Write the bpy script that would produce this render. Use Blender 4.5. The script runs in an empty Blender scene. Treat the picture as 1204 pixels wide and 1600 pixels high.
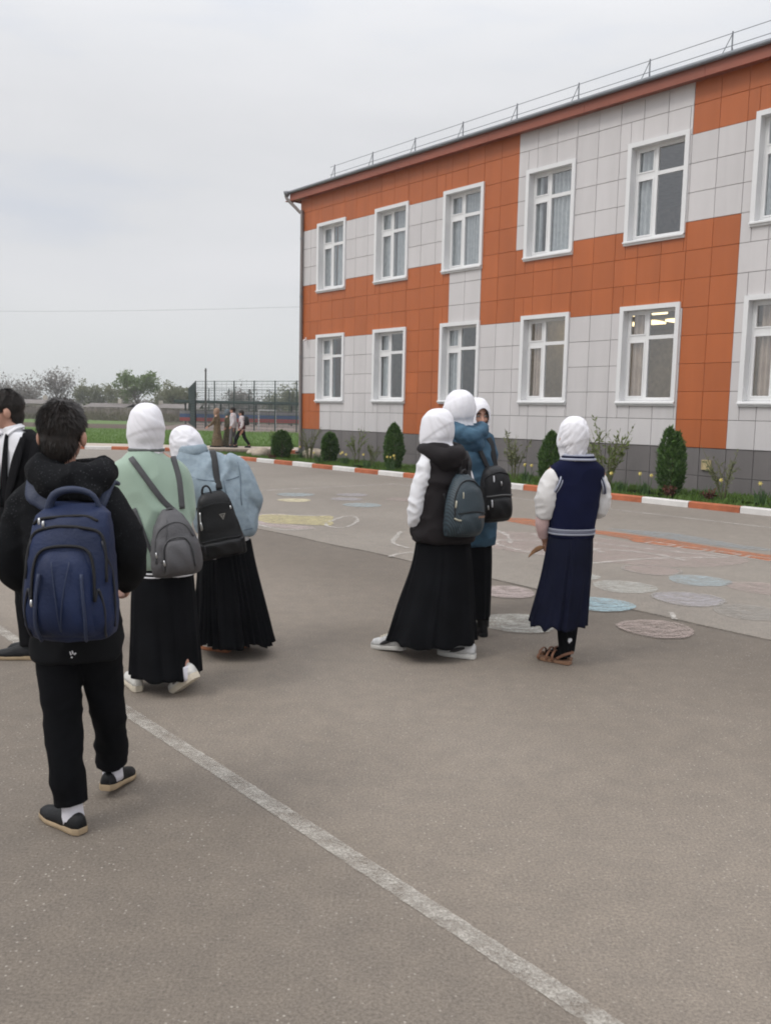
import bpy, bmesh, math, random
import numpy as np
from mathutils import Vector, Matrix
random.seed(7); rng = np.random.default_rng(11)
C = bpy.context.scene.collection
scene = bpy.context.scene
R_ = math.radians

# ------------------------------------------------------------------ camera
CAM_Z, PITCH, ROLL = 1.61, 0.11483523, 0.02118304
cam = bpy.data.cameras.new('camera'); cam_o = bpy.data.objects.new('camera', cam); C.objects.link(cam_o)
cam.sensor_fit = 'VERTICAL'; cam.sensor_height = 24.0; cam.lens = 24.0*1350/1600
cam.clip_start = 0.05; cam.clip_end = 3000
_fw = Vector((0, math.cos(PITCH), -math.sin(PITCH))); _up = Vector((0, math.sin(PITCH), math.cos(PITCH))); _rt = Vector((1, 0, 0))
_r2 = math.cos(ROLL)*_rt + math.sin(ROLL)*_up; _u2 = -math.sin(ROLL)*_rt + math.cos(ROLL)*_up
cam_o.matrix_world = Matrix(((_r2.x, _u2.x, -_fw.x, 0), (_r2.y, _u2.y, -_fw.y, 0), (_r2.z, _u2.z, -_fw.z, CAM_Z), (0, 0, 0, 1)))
scene.camera = cam_o
scene.render.engine = 'CYCLES'
scene.render.resolution_x, scene.render.resolution_y = 770, 1024
scene.cycles.use_denoising = True
scene.cycles.filter_width = 1.9
scene.cycles.max_bounces = 8; scene.cycles.transparent_max_bounces = 24

# ------------------------------------------------------------------ world, sun, exposure
SUN_EL, SUN_AZ = R_(50), R_(-122)        # azimuth from +Y towards +X
world = bpy.data.worlds.new('World'); scene.world = world; world.use_nodes = True
wt = world.node_tree; wt.nodes.clear()
def wn(t, **k):
    n = wt.nodes.new(t)
    for a, b in k.items(): setattr(n, a, b)
    return n
w_out = wn('ShaderNodeOutputWorld'); w_bg = wn('ShaderNodeBackground'); w_bg.inputs['Strength'].default_value = 0.107
w_sky = wn('ShaderNodeTexSky', sky_type='NISHITA', sun_disc=False)
w_sky.sun_elevation = SUN_EL; w_sky.sun_rotation = SUN_AZ; w_sky.dust_density = 4.0
w_tc = wn('ShaderNodeTexCoord'); w_map = wn('ShaderNodeMapping'); w_map.inputs['Scale'].default_value = (1.0, 1.0, 4.2)
w_n1 = wn('ShaderNodeTexNoise'); w_n1.inputs['Scale'].default_value = 2.1; w_n1.inputs['Detail'].default_value = 5; w_n1.inputs['Roughness'].default_value = 0.5
w_rmp = wn('ShaderNodeValToRGB')
w_rmp.color_ramp.elements[0].position = 0.30; w_rmp.color_ramp.elements[0].color = (6.15, 6.5, 7.2, 1)
w_rmp.color_ramp.elements[1].position = 0.62; w_rmp.color_ramp.elements[1].color = (7.5, 7.55, 7.78, 1)
e_ = w_rmp.color_ramp.elements.new(0.46); e_.color = (7.1, 7.2, 7.45, 1)
# pale milky band near the horizon, overcast brightening towards the zenith
w_sep = wn('ShaderNodeSeparateXYZ'); w_mr = wn('ShaderNodeMapRange'); w_mr.inputs['From Min'].default_value = 0.0; w_mr.inputs['From Max'].default_value = 0.14
w_hz = wn('ShaderNodeMixRGB'); w_hz.inputs['Color1'].default_value = (6.9, 7.15, 7.1, 1)
w_mr2 = wn('ShaderNodeMapRange'); w_mr2.inputs['From Min'].default_value = 0.30; w_mr2.inputs['From Max'].default_value = 1.0
w_mr2.inputs['To Min'].default_value = 1.0; w_mr2.inputs['To Max'].default_value = 2.3
w_mul = wn('ShaderNodeMixRGB', blend_type='MULTIPLY'); w_mul.inputs['Fac'].default_value = 1
w_hs = wn('ShaderNodeHueSaturation'); w_hs.inputs['Saturation'].default_value = 0.4
w_mix = wn('ShaderNodeMixRGB'); w_mix.inputs['Fac'].default_value = 0.93
L = wt.links.new
L(w_tc.outputs['Generated'], w_map.inputs['Vector']); L(w_map.outputs[0], w_n1.inputs['Vector']); L(w_n1.outputs['Fac'], w_rmp.inputs['Fac'])
L(w_tc.outputs['Generated'], w_sep.inputs[0]); L(w_sep.outputs['Z'], w_mr.inputs['Value']); L(w_sep.outputs['Z'], w_mr2.inputs['Value'])
L(w_mr.outputs[0], w_hz.inputs['Fac']); L(w_rmp.outputs[0], w_hz.inputs['Color2'])
L(w_hz.outputs[0], w_mul.inputs['Color1']); L(w_mr2.outputs[0], w_mul.inputs['Color2'])
L(w_sky.outputs[0], w_hs.inputs['Color']); L(w_hs.outputs[0], w_mix.inputs['Color1']); L(w_mul.outputs[0], w_mix.inputs['Color2'])
L(w_mix.outputs[0], w_bg.inputs['Color']); L(w_bg.outputs[0], w_out.inputs['Surface'])
sun = bpy.data.lights.new('sun', 'SUN'); sun.energy = 1.05; sun.angle = R_(18); sun.color = (1, 0.96, 0.9)
sun_o = bpy.data.objects.new('sun', sun); C.objects.link(sun_o)
_sd = Vector((math.sin(SUN_AZ)*math.cos(SUN_EL), math.cos(SUN_AZ)*math.cos(SUN_EL), math.sin(SUN_EL)))
sun_o.rotation_euler = _sd.to_track_quat('Z', 'Y').to_euler()
vs = scene.view_settings
vs.view_transform = 'Standard'; vs.look = 'None'; vs.exposure = 0.0; vs.gamma = 1.0; vs.use_curve_mapping = False

# ------------------------------------------------------------------ helpers: objects
def link(name, data, parent=None):
    o = bpy.data.objects.new(name, data); C.objects.link(o)
    if parent is not None: o.parent = parent
    return o
def tag(o, label=None, cat=None, group=None, kind=None):
    if label: o['label'] = label
    if cat: o['category'] = cat
    if group: o['group'] = group
    if kind: o['kind'] = kind
    return o
def thing(name, label, cat, loc=(0, 0, 0), rz=0, group=None):
    o = link(name, None); o.location = loc; o.rotation_euler = (0, 0, rz); o.empty_display_size = 0.1
    return tag(o, label, cat, group)
def kids(o): return [c for c in bpy.data.objects if c.parent is o]
def copy_tree(o, parent=None):
    c = o.copy(); C.objects.link(c)
    if parent is not None: c.parent = parent
    for ch in list(o.children): copy_tree(ch, c)
    return c

# ------------------------------------------------------------------ helpers: numpy value noise
def _hash(i, j, k):
    n = (i*374761393 + j*668265263 + k*2147483647 + 1013904223) & 0xffffffff
    n = ((n ^ (n >> 13))*1274126177) & 0xffffffff
    return ((n ^ (n >> 16)) & 0xffff)/65535.0
def vnoise(P):
    P = np.asarray(P, float); I = np.floor(P).astype(np.int64); F = P-I; F = F*F*(3-2*F); r = 0
    for a in (0, 1):
        for b in (0, 1):
            for c in (0, 1):
                w = (F[:, 0] if a else 1-F[:, 0])*(F[:, 1] if b else 1-F[:, 1])*(F[:, 2] if c else 1-F[:, 2])
                r = r + w*_hash(I[:, 0]+a, I[:, 1]+b, I[:, 2]+c)
    return r
def fbm(P, o=3):
    P = np.asarray(P, float); s = 0; a = 0.5
    for k in range(o): s = s + a*vnoise(P*2**k+17.3*k); a *= 0.5
    return s

# ------------------------------------------------------------------ helpers: mesh building
def crom(pts, n):
    pts = np.asarray(pts, float)
    if len(pts) < 3: 
        t = np.linspace(0, 1, n+1)[:, None]; return pts[0]*(1-t)+pts[1]*t
    P = np.vstack([2*pts[0]-pts[1], pts, 2*pts[-1]-pts[-2]]); out = []
    for i in range(len(pts)-1):
        p0, p1, p2, p3 = P[i:i+4]
        for t in np.linspace(0, 1, n, endpoint=False):
            out.append(0.5*((2*p1)+(-p0+p2)*t+(2*p0-5*p1+4*p2-p3)*t*t+(-p0+3*p1-3*p2+p3)*t**3))
    out.append(pts[-1]); return np.array(out)
class MB:
    def __init__(s): s.v = []; s.f = []; s.m = []; s.cm = 0
    def add(s, V, F):
        b = len(s.v); s.v.extend([tuple(p) for p in V])
        for f in F: s.f.append(tuple(b+i for i in f)); s.m.append(s.cm)
        return s
    def box(s, c, size, rz=0, M=None):
        x, y, z = [h/2 for h in size]
        V = np.array([(a, b, d) for a in (-x, x) for b in (-y, y) for d in (-z, z)])
        if M is not None: V = V@np.array(M).T
        elif rz: 
            cs, sn = math.cos(rz), math.sin(rz); V = V@np.array(((cs, -sn, 0), (sn, cs, 0), (0, 0, 1))).T
        V = V+np.array(c)
        return s.add(V, [(0, 1, 3, 2), (4, 6, 7, 5), (0, 4, 5, 1), (2, 3, 7, 6), (0, 2, 6, 4), (1, 5, 7, 3)])
    def rings(s, rs, cap=True, closed=True):
        rs = [np.asarray(r) for r in rs]; n = len(rs[0]); V = np.vstack(rs); F = []
        for i in range(len(rs)-1):
            for j in range(n if closed else n-1):
                k = (j+1) % n; F.append((i*n+j, i*n+k, (i+1)*n+k, (i+1)*n+j))
        if cap and closed: F.append(tuple(range(n))[::-1]); F.append(tuple((len(rs)-1)*n+j for j in range(n)))
        return s.add(V, F)
    def tube(s, pts, r, seg=10, sub=4, side=None, cap=True, power=2.0):
        pts = np.asarray(pts, float); n = len(pts)
        if np.ndim(r) == 0: r = [r]*n
        rr = np.array([(q, q) if np.ndim(q) == 0 else q for q in r], float)
        if len(rr) != n: rr = np.stack([np.interp(np.linspace(0, 1, n), np.linspace(0, 1, len(rr)), rr[:, k]) for k in (0, 1)], 1)
        if sub > 1: 
            P = crom(pts, sub); rr = crom(rr, sub)
        else: P = pts
        T = np.gradient(P, axis=0); T /= np.linalg.norm(T, axis=1)[:, None]+1e-12
        a = np.array(side, float) if side is not None else (np.array((0, 0, 1.)) if abs(T[0][2]) < 0.9 else np.array((1., 0, 0)))
        rs = []; th = np.linspace(0, 2*np.pi, seg, endpoint=False)
        ct, st = np.cos(th), np.sin(th)
        ct = np.sign(ct)*np.abs(ct)**(2/power); st = np.sign(st)*np.abs(st)**(2/power)
        for i in range(len(P)):
            a = a-T[i]*(a@T[i]); a = a/(np.linalg.norm(a)+1e-12); b = np.cross(T[i], a)
            rs.append(P[i]+np.outer(ct*rr[i][0], a)+np.outer(st*rr[i][1], b))
        return s.rings(rs, cap)
    def ell(s, c, r, M=None, seg=16, rg=10):
        V = []; F = []
        V.append((0, 0, 1))
        for i in range(1, rg):
            p = math.pi*i/rg
            for j in range(seg):
                t = 2*math.pi*j/seg; V.append((math.sin(p)*math.cos(t), math.sin(p)*math.sin(t), math.cos(p)))
        V.append((0, 0, -1)); V = np.array(V)*np.array(r)
        if M is not None: V = V@np.array(M).T
        V = V+np.array(c)
        for j in range(seg):
            k = (j+1) % seg; F.append((0, 1+j, 1+k)); o = 1+(rg-2)*seg; F.append((o+j, len(V)-1, o+k))
            for i in range(rg-2): F.append((1+i*seg+j, 1+(i+1)*seg+j, 1+(i+1)*seg+k, 1+i*seg+k))
        return s.add(V, F)
    def sect(s, secs, seg=32, sub=4, power=2.3, cap=True):
        """horizontal superellipse sections (z, cx, cy, rx, ry, yaw)"""
        A = np.array([tuple(q)+(0,)*(6-len(q)) for q in secs], float); A = crom(A, sub) if sub > 1 else A
        th = np.linspace(0, 2*np.pi, seg, endpoint=False); ct, st = np.cos(th), np.sin(th)
        ct = np.sign(ct)*np.abs(ct)**(2/power); st = np.sign(st)*np.abs(st)**(2/power); rs = []
        for z, cx, cy, rx, ry, yw in A:
            c, n = math.cos(yw), math.sin(yw); x, y = ct*rx, st*ry
            rs.append(np.stack([cx+c*x-n*y, cy+n*x+c*y, np.full(seg, z)], 1))
        return s.rings(rs, cap)
    def mesh(s, name):
        me = bpy.data.meshes.new(name); me.from_pydata(s.v, [], s.f)
        if any(s.m): me.polygons.foreach_set('material_index', s.m)
        me.update(); return me
    def build(s, name, mat, parent=None, smooth=False, bevel=0, loc=None):
        me = s.mesh(name)
        for mm in (mat if isinstance(mat, (list, tuple)) else [mat]): me.materials.append(mm)
        if smooth: me.polygons.foreach_set('use_smooth', [True]*len(me.polygons))
        o = link(name, me, parent)
        if bevel:
            b = o.modifiers.new('bevel', 'BEVEL'); b.width = bevel; b.segments = 2; b.limit_method = 'ANGLE'; b.angle_limit = R_(50)
        if loc is not None: o.location = loc
        return o
def fix_normals(me):
    bm = bmesh.new(); bm.from_mesh(me); bmesh.ops.recalc_face_normals(bm, faces=bm.faces); bm.to_mesh(me); bm.free()

# ------------------------------------------------------------------ the school frame: u along the facade, v out from it
FX, FY, FYAW = -2.38360657, 29.20591439, -0.86281251
DX, DY = math.cos(FYAW), math.sin(FYAW); NX, NY = DY, -DX
def UV(u, v, z=0.0): return (FX+DX*u+NX*v, FY+DY*u+NY*v, z)
M_F = Matrix(((DX, NX, 0, FX), (DY, NY, 0, FY), (0, 0, 1, 0), (0, 0, 0, 1)))   # local (u, v, z) -> world (mirrored: u x v points down)
# proper rotation used for parts of the school: local x = u, local y = -v (into the building)
SCH_RZ = FYAW

# ------------------------------------------------------------------ helpers: materials
MATS = {}
def srgb(r, g, b): return tuple((c/255/12.92 if c <= 10 else ((c/255+0.055)/1.055)**2.4) for c in (r, g, b))
def pm(name, col, rough=0.7, ns=8.0, var=0.12, bump=0.0, bs=None, metal=0.0, sheen=0.0, stretch=(1, 1, 1), col2=None, detail=4, spec=None, rnd=0.0, dirt=0.0):
    if name in MATS: return MATS[name]
    m = bpy.data.materials.new(name); m.use_nodes = True; t = m.node_tree; b = t.nodes['Principled BSDF']
    b.inputs['Roughness'].default_value = rough; b.inputs['Metallic'].default_value = metal
    if spec is not None: b.inputs['Specular IOR Level'].default_value = spec
    if sheen: b.inputs['Sheen Weight'].default_value = sheen; b.inputs['Sheen Roughness'].default_value = 0.5
    tc = t.nodes.new('ShaderNodeTexCoord'); mp = t.nodes.new('ShaderNodeMapping'); mp.inputs['Scale'].default_value = stretch
    n = t.nodes.new('ShaderNodeTexNoise'); n.inputs['Scale'].default_value = ns; n.inputs['Detail'].default_value = detail
    r = t.nodes.new('ShaderNodeValToRGB'); c2 = col2 if col2 else tuple(c*(1+var) for c in col); c1 = col if col2 else tuple(c*(1-var) for c in col)
    r.color_ramp.elements[0].position = 0.32; r.color_ramp.elements[1].position = 0.68
    r.color_ramp.elements[0].color = (*c1, 1); r.color_ramp.elements[1].color = (*c2, 1)
    l = t.links.new
    l(tc.outputs['Object'], mp.inputs['Vector']); l(mp.outputs[0], n.inputs['Vector']); l(n.outputs['Fac'], r.inputs['Fac'])
    if rnd:
        oi = t.nodes.new('ShaderNodeObjectInfo'); mr = t.nodes.new('ShaderNodeMapRange'); mr.inputs['To Min'].default_value = 1-rnd; mr.inputs['To Max'].default_value = 1+rnd
        mx = t.nodes.new('ShaderNodeMixRGB'); mx.blend_type = 'MULTIPLY'; mx.inputs['Fac'].default_value = 1
        l(oi.outputs['Random'], mr.inputs['Value']); l(r.outputs[0], mx.inputs['Color1']); l(mr.outputs[0], mx.inputs['Color2']); l(mx.outputs[0], b.inputs['Base Color'])
    else: l(r.outputs[0], b.inputs['Base Color'])
    if bump:
        n2 = t.nodes.new('ShaderNodeTexNoise'); n2.inputs['Scale'].default_value = bs or ns*6; n2.inputs['Detail'].default_value = 3
        bp = t.nodes.new('ShaderNodeBump'); bp.inputs['Strength'].default_value = bump; bp.inputs['Distance'].default_value = 0.01
        l(mp.outputs[0], n2.inputs['Vector']); l(n2.outputs['Fac'], bp.inputs['Height']); l(bp.outputs[0], b.inputs['Normal'])
    if dirt:      # rain streaks and tone drift that run across neighbouring panels
        ge = t.nodes.new('ShaderNodeNewGeometry'); mp2 = t.nodes.new('ShaderNodeMapping'); mp2.inputs['Scale'].default_value = (2.6, 2.6, .28); n3 = t.nodes.new('ShaderNodeTexNoise'); n3.inputs['Scale'].default_value = 1.0; n3.inputs['Detail'].default_value = 6; n3.inputs['Roughness'].default_value = .62
        r3 = t.nodes.new('ShaderNodeMapRange'); r3.inputs['From Min'].default_value = .3; r3.inputs['From Max'].default_value = .7; r3.inputs['To Min'].default_value = 1-dirt; r3.inputs['To Max'].default_value = 1+dirt*.5
        m3 = t.nodes.new('ShaderNodeMixRGB'); m3.blend_type = 'MULTIPLY'; m3.inputs['Fac'].default_value = 1; src = b.inputs['Base Color'].links[0].from_socket
        l(ge.outputs['Position'], mp2.inputs['Vector']); l(mp2.outputs[0], n3.inputs['Vector']); l(n3.outputs['Fac'], r3.inputs['Value']); l(src, m3.inputs['Color1']); l(r3.outputs[0], m3.inputs['Color2']); l(m3.outputs[0], b.inputs['Base Color'])
    MATS[name] = m; return m
def leafy(name, c1, c2, ns=3.0, rough=0.6, trans=0.25):
    if name in MATS: return MATS[name]
    m = pm(name, c1, rough, ns, col2=c2); t = m.node_tree; b = t.nodes['Principled BSDF']; out = t.nodes['Material Output']
    tr = t.nodes.new('ShaderNodeBsdfTranslucent'); mx = t.nodes.new('ShaderNodeMixShader'); mx.inputs['Fac'].default_value = trans
    src = b.inputs['Base Color'].links[0].from_socket
    t.links.new(src, tr.inputs['Color']); t.links.new(b.outputs[0], mx.inputs[1]); t.links.new(tr.outputs[0], mx.inputs[2]); t.links.new(mx.outputs[0], out.inputs['Surface'])
    return m
def chalk(name, col, cover=0.6, ns=9.0, stretch=(1, 3, 1), rot=0.4, fine=70.0):
    """worn chalk or paint: patchy coverage over the asphalt below"""
    if name in MATS: return MATS[name]
    m = bpy.data.materials.new(name); m.use_nodes = True; t = m.node_tree; b = t.nodes['Principled BSDF']; out = t.nodes['Material Output']
    b.inputs['Base Color'].default_value = (*col, 1); b.inputs['Roughness'].default_value = 0.95
    tc = t.nodes.new('ShaderNodeTexCoord'); mp = t.nodes.new('ShaderNodeMapping'); mp.inputs['Scale'].default_value = stretch; mp.inputs['Rotation'].default_value = (0, 0, rot)
    n = t.nodes.new('ShaderNodeTexNoise'); n.inputs['Scale'].default_value = ns; n.inputs['Detail'].default_value = 4
    n2 = t.nodes.new('ShaderNodeTexNoise'); n2.inputs['Scale'].default_value = fine; n2.inputs['Detail'].default_value = 2
    ad = t.nodes.new('ShaderNodeMath'); ad.operation = 'ADD'; n2.inputs['Roughness'].default_value = 0.6
    mr = t.nodes.new('ShaderNodeMapRange'); mr.inputs['From Min'].default_value = 0.75; mr.inputs['From Max'].default_value = 1.25
    mr.inputs['To Min'].default_value = max(0, cover-0.35); mr.inputs['To Max'].default_value = min(1, cover+0.35)
    tr = t.nodes.new('ShaderNodeBsdfTransparent'); mx = t.nodes.new('ShaderNodeMixShader'); l = t.links.new
    l(tc.outputs['Object'], mp.inputs['Vector']); l(mp.outputs[0], n.inputs['Vector']); l(tc.outputs['Object'], n2.inputs['Vector'])
    l(n.outputs['Fac'], ad.inputs[0]); l(n2.outputs['Fac'], ad.inputs[1]); l(ad.outputs[0], mr.inputs['Value'])
    l(mr.outputs[0], mx.inputs['Fac']); l(tr.outputs[0], mx.inputs[1]); l(b.outputs[0], mx.inputs[2]); l(mx.outputs[0], out.inputs['Surface'])
    MATS[name] = m; return m
def asphalt(name, base, dark, light, speck, bstr=0.35, lane=False):
    m = bpy.data.materials.new(name); m.use_nodes = True; t = m.node_tree; b = t.nodes['Principled BSDF']; l = t.links.new
    tc = t.nodes.new('ShaderNodeTexCoord')
    def noise(s, d=4, rgh=0.5):
        n = t.nodes.new('ShaderNodeTexNoise'); n.inputs['Scale'].default_value = s; n.inputs['Detail'].default_value = d; n.inputs['Roughness'].default_value = rgh
        l(tc.outputs['Object'], n.inputs['Vector']); return n
    def ramp(src, a, bb, ca, cb):
        r = t.nodes.new('ShaderNodeValToRGB'); r.color_ramp.elements[0].position = a; r.color_ramp.elements[1].position = bb
        r.color_ramp.elements[0].color = ca; r.color_ramp.elements[1].color = cb; l(src, r.inputs['Fac']); return r
    def mix(fac, c1, c2, mode='MIX'):
        x = t.nodes.new('ShaderNodeMixRGB'); x.blend_type = mode
        for k, q in (('Fac', fac), ('Color1', c1), ('Color2', c2)):
            if hasattr(q, 'node'): l(q, x.inputs[k])
            else: x.inputs[k].default_value = q
        return x.outputs[0]
    big = ramp(noise(0.35, 5, 0.6).outputs['Fac'], 0.34, 0.66, (*dark, 1), (*light, 1)).outputs[0]
    mid = ramp(noise(7.0, 6, 0.7).outputs['Fac'], 0.32, 0.7, (0.90, 0.90, 0.91, 1), (1.08, 1.07, 1.06, 1)).outputs[0]
    fine = ramp(noise(95, 5, 0.8).outputs['Fac'], 0.3, 0.72, (0.55, 0.55, 0.55, 1), (1.42, 1.41, 1.40, 1)).outputs[0]
    c = mix(1.0, mix(1.0, big, mid, 'MULTIPLY'), fine, 'MULTIPLY')
    if lane:      # a dusty worn lane runs parallel to the school; cleaner, darker asphalt on both sides
        vm = t.nodes.new('ShaderNodeVectorMath'); vm.operation = 'DOT_PRODUCT'; vm.inputs[1].default_value = (NX, NY, 0); l(tc.outputs['Object'], vm.inputs[0])
        am = t.nodes.new('ShaderNodeMath'); am.operation = 'MULTIPLY_ADD'; am.inputs[1].default_value = 0.7; l(noise(0.5, 4, 0.6).outputs['Fac'], am.inputs[0]); l(vm.outputs['Value'], am.inputs[2])
        v0 = FX*NX+FY*NY+0.35; fc = t.nodes.new('ShaderNodeMapRange'); fc.inputs['From Min'].default_value = v0+10; fc.inputs['From Max'].default_value = v0+20; l(am.outputs[0], fc.inputs['Value'])
        r = t.nodes.new('ShaderNodeValToRGB'); el = r.color_ramp.elements; el[0].position = 0.0; el[0].color = (.68, .68, .68, 1); el[1].position = 1.0; el[1].color = (.80, .80, .80, 1)
        for p_, q_ in ((.16, .70), (.28, .93), (.42, 1.03), (.515, 1.03), (.548, .85), (.70, .80)): x_ = el.new(p_); x_.color = (q_, q_*.995, q_*.985, 1)
        l(fc.outputs[0], r.inputs['Fac']); c = mix(1.0, c, r.outputs[0], 'MULTIPLY')
    vo = t.nodes.new('ShaderNodeTexVoronoi'); vo.inputs['Scale'].default_value = 62; l(tc.outputs['Object'], vo.inputs['Vector'])
    d = ramp(vo.outputs['Distance'], 0.16, 0.30, (1, 1, 1, 1), (0, 0, 0, 1)).outputs[0]
    sp = t.nodes.new('ShaderNodeSeparateColor'); l(vo.outputs['Color'], sp.inputs[0])
    rare = ramp(sp.outputs[0], 0.72, 1.0, (0, 0, 0, 1), (1, 1, 1, 1)).outputs[0]
    patch = ramp(noise(0.9, 3).outputs['Fac'], 0.35, 0.65, (0.25, 0.25, 0.25, 1), (1, 1, 1, 1)).outputs[0]
    f = mix(1.0, mix(1.0, d, rare, 'MULTIPLY'), patch, 'MULTIPLY')
    c = mix(f, c, (*speck, 1)); l(c, b.inputs['Base Color'])
    b.inputs['Roughness'].default_value = 0.88; b.inputs['Specular IOR Level'].default_value = 0.3
    bp = t.nodes.new('ShaderNodeBump'); bp.inputs['Strength'].default_value = bstr; bp.inputs['Distance'].default_value = 0.006
    l(noise(110, 4, 0.7).outputs['Fac'], bp.inputs['Height']); l(bp.outputs[0], b.inputs['Normal'])
    MATS[name] = m; return m


# ================================================================== GROUND
def sheet(name, pts, z, mat, kind='structure', parent=None):
    me = bpy.data.meshes.new(name); me.from_pydata([(p[0], p[1], z if len(p) < 3 else p[2]) for p in pts], [], [tuple(range(len(pts)))]); me.update()
    fix_normals(me); me.materials.append(mat); o = link(name, me, parent)
    if me.polygons[0].normal.z < 0: me.flip_normals()
    if kind: o['kind'] = kind
    return o
m_asph = asphalt('asphalt_new', None, (0.213, 0.184, 0.154), (0.248, 0.216, 0.184), (0.46, 0.42, 0.37), 0.4, True)
m_old = asphalt('asphalt_old', None, (0.222, 0.199, 0.173), (0.267, 0.241, 0.210), (0.45, 0.42, 0.37), 0.25)
m_grass = pm('lawn', (0.065, 0.125, 0.022), 0.9, 1.2, col2=(0.115, 0.19, 0.04), bump=0.6, bs=40)
m_soil = pm('soil', (0.075, 0.048, 0.032), 0.95, 2.0, var=0.3, bump=0.6, bs=18)
m_field = pm('far_field', (0.06, 0.075, 0.03), 0.95, 0.06, col2=(0.09, 0.08, 0.045), bump=0.3, bs=6)
m_conc = pm('pale_concrete', (0.42, 0.36, 0.30), 0.9, 3.0, var=0.12, bump=0.3)
m_white = pm('white_paint', (0.66, 0.64, 0.62), 0.7, 6.0, var=0.07, bump=0.15, rnd=0.04)
m_red = pm('brick_red_paint', (0.42, 0.125, 0.055), 0.75, 6.0, var=0.16, bump=0.2, rnd=0.06)

sheet('ground', [(-600, -80), (600, -80), (600, 700), (-600, 700)], -0.02, m_field)
sheet('asphalt_yard', [(-70, -40), (60, -40), (60, 32.35), (-70, 32.35)], 0.0, m_asph)
# older, paler asphalt between the building and the newer yard, its edge slightly uneven
edge = []
for i in range(121):
    u = -14+i*0.4; edge.append(UV(u, 10.93+0.03*math.sin(u*.7)+0.015*math.sin(u*3.7+1)+0.02*(random.random()-.5)))
old = edge+[UV(34, 2.8), UV(-14, 2.8)]
mb = MB(); n = len(old); top = [(p[0], p[1], 0.007) for p in old]; bot = [(p[0], p[1], -0.01) for p in old]
mb.add(top+bot, [tuple(range(n))]+[(i, (i+1) % n, n+(i+1) % n, n+i) for i in range(n)])
me = mb.mesh('old_asphalt'); fix_normals(me); me.materials.append(m_old); o = link('old_asphalt', me); o['kind'] = 'structure'
def ribbon(name, pts, w, z, mat, jit=0.0, closed=False, parent=None):
    P = np.array([(p[0], p[1]) for p in pts], float); T = np.gradient(P, axis=0)
    if closed: T = np.roll(P, -1, 0)-np.roll(P, 1, 0)
    T /= np.linalg.norm(T, axis=1)[:, None]+1e-9; Nn = np.stack([-T[:, 1], T[:, 0]], 1)
    wa = w/2*(1+jit*(rng.random(len(P))*2-1)); wb = w/2*(1+jit*(rng.random(len(P))*2-1))
    A = P+Nn*wa[:, None]; B = P-Nn*wb[:, None]; k = len(P)
    V = [(x, y, z) for x, y in A]+[(x, y, z) for x, y in B]
    F = [(i, k+i, k+(i+1) % k, (i+1) % k) for i in range(k if closed else k-1)]
    me = bpy.data.meshes.new(name); me.from_pydata(V, [], F); me.update(); me.materials.append(mat)
    if me.polygons[0].normal.z < 0: me.flip_normals()
    return link(name, me, parent)
m_seam_shade = pm('seam_shade', (0.05, 0.045, 0.04), 0.9, 9)
o = ribbon('asphalt_seam_shade', [(p[0], p[1]) for p in edge], 0.02, 0.0045, chalk('seam_shade_line', (0.09, 0.08, 0.07), 0.35, 3.0), 0.8);  # dark strip along the seam: the step's thin shadow line put into colour
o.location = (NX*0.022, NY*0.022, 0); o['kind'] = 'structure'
# painted lines
m_line = chalk('line_paint', (0.50, 0.47, 0.42), 0.42, 9.0, (1, 1.6, 1), 0.86, 120)
m_line2 = chalk('line_paint_thin', (0.55, 0.52, 0.48), 0.5, 5.0, (1, 1, 1), 0, 60)
o = ribbon('road_marking', [UV(4+i*0.02, 15.325+0.006*math.sin(i*.021))[:2] for i in range(1150)], 0.080, 0.004, m_line, 0.06); o['kind'] = 'structure'
o = ribbon('road_marking', [UV(9.05+i*0.2, 4.42)[:2] for i in range(120)], 0.085, 0.011, m_line2, 0.2); o['kind'] = 'structure'
o = ribbon('road_marking', [UV(9.09, 4.46+i*0.2)[:2] for i in range(32)], 0.085, 0.0112, m_line2, 0.2); o['kind'] = 'structure'

# raised bed in front of the school, lawn and pavement beyond
BED = [UV(-4.2, 2.72), UV(34, 2.72), UV(34, -0.02), UV(-0.9, -0.02), UV(-1.0, -0.9), UV(-4.2, -0.9)]
bed = sheet('flower_bed', BED, 0.06, m_grass)
sheet('lawn', [(-90, 35.6), (-2.0, 35.6), (-2.0, 50), (-1.0, 63.2), (-90, 63.2)], 0.02, m_grass)
sheet('soil_strip', [(-90, 63.2), (-16, 63.2), (-18, 80), (-120, 80)], 0.016, m_soil)
sheet('lawn', [(-120, 80), (-22, 80), (-25, 99), (-120, 99)], 0.016, m_grass)
sheet('sports_court', [(-17.5, 62.6), (-3, 60.2), (2, 95), (-22, 98)], 0.024, pm('court_floor', (0.16, 0.12, 0.10), 0.9, 0.8, var=0.15))
sheet('pavement', [(-70, 32.5), (-2.2, 32.5), (-2.2, 35.6), (-70, 35.6)], 0.10, m_conc)

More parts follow.
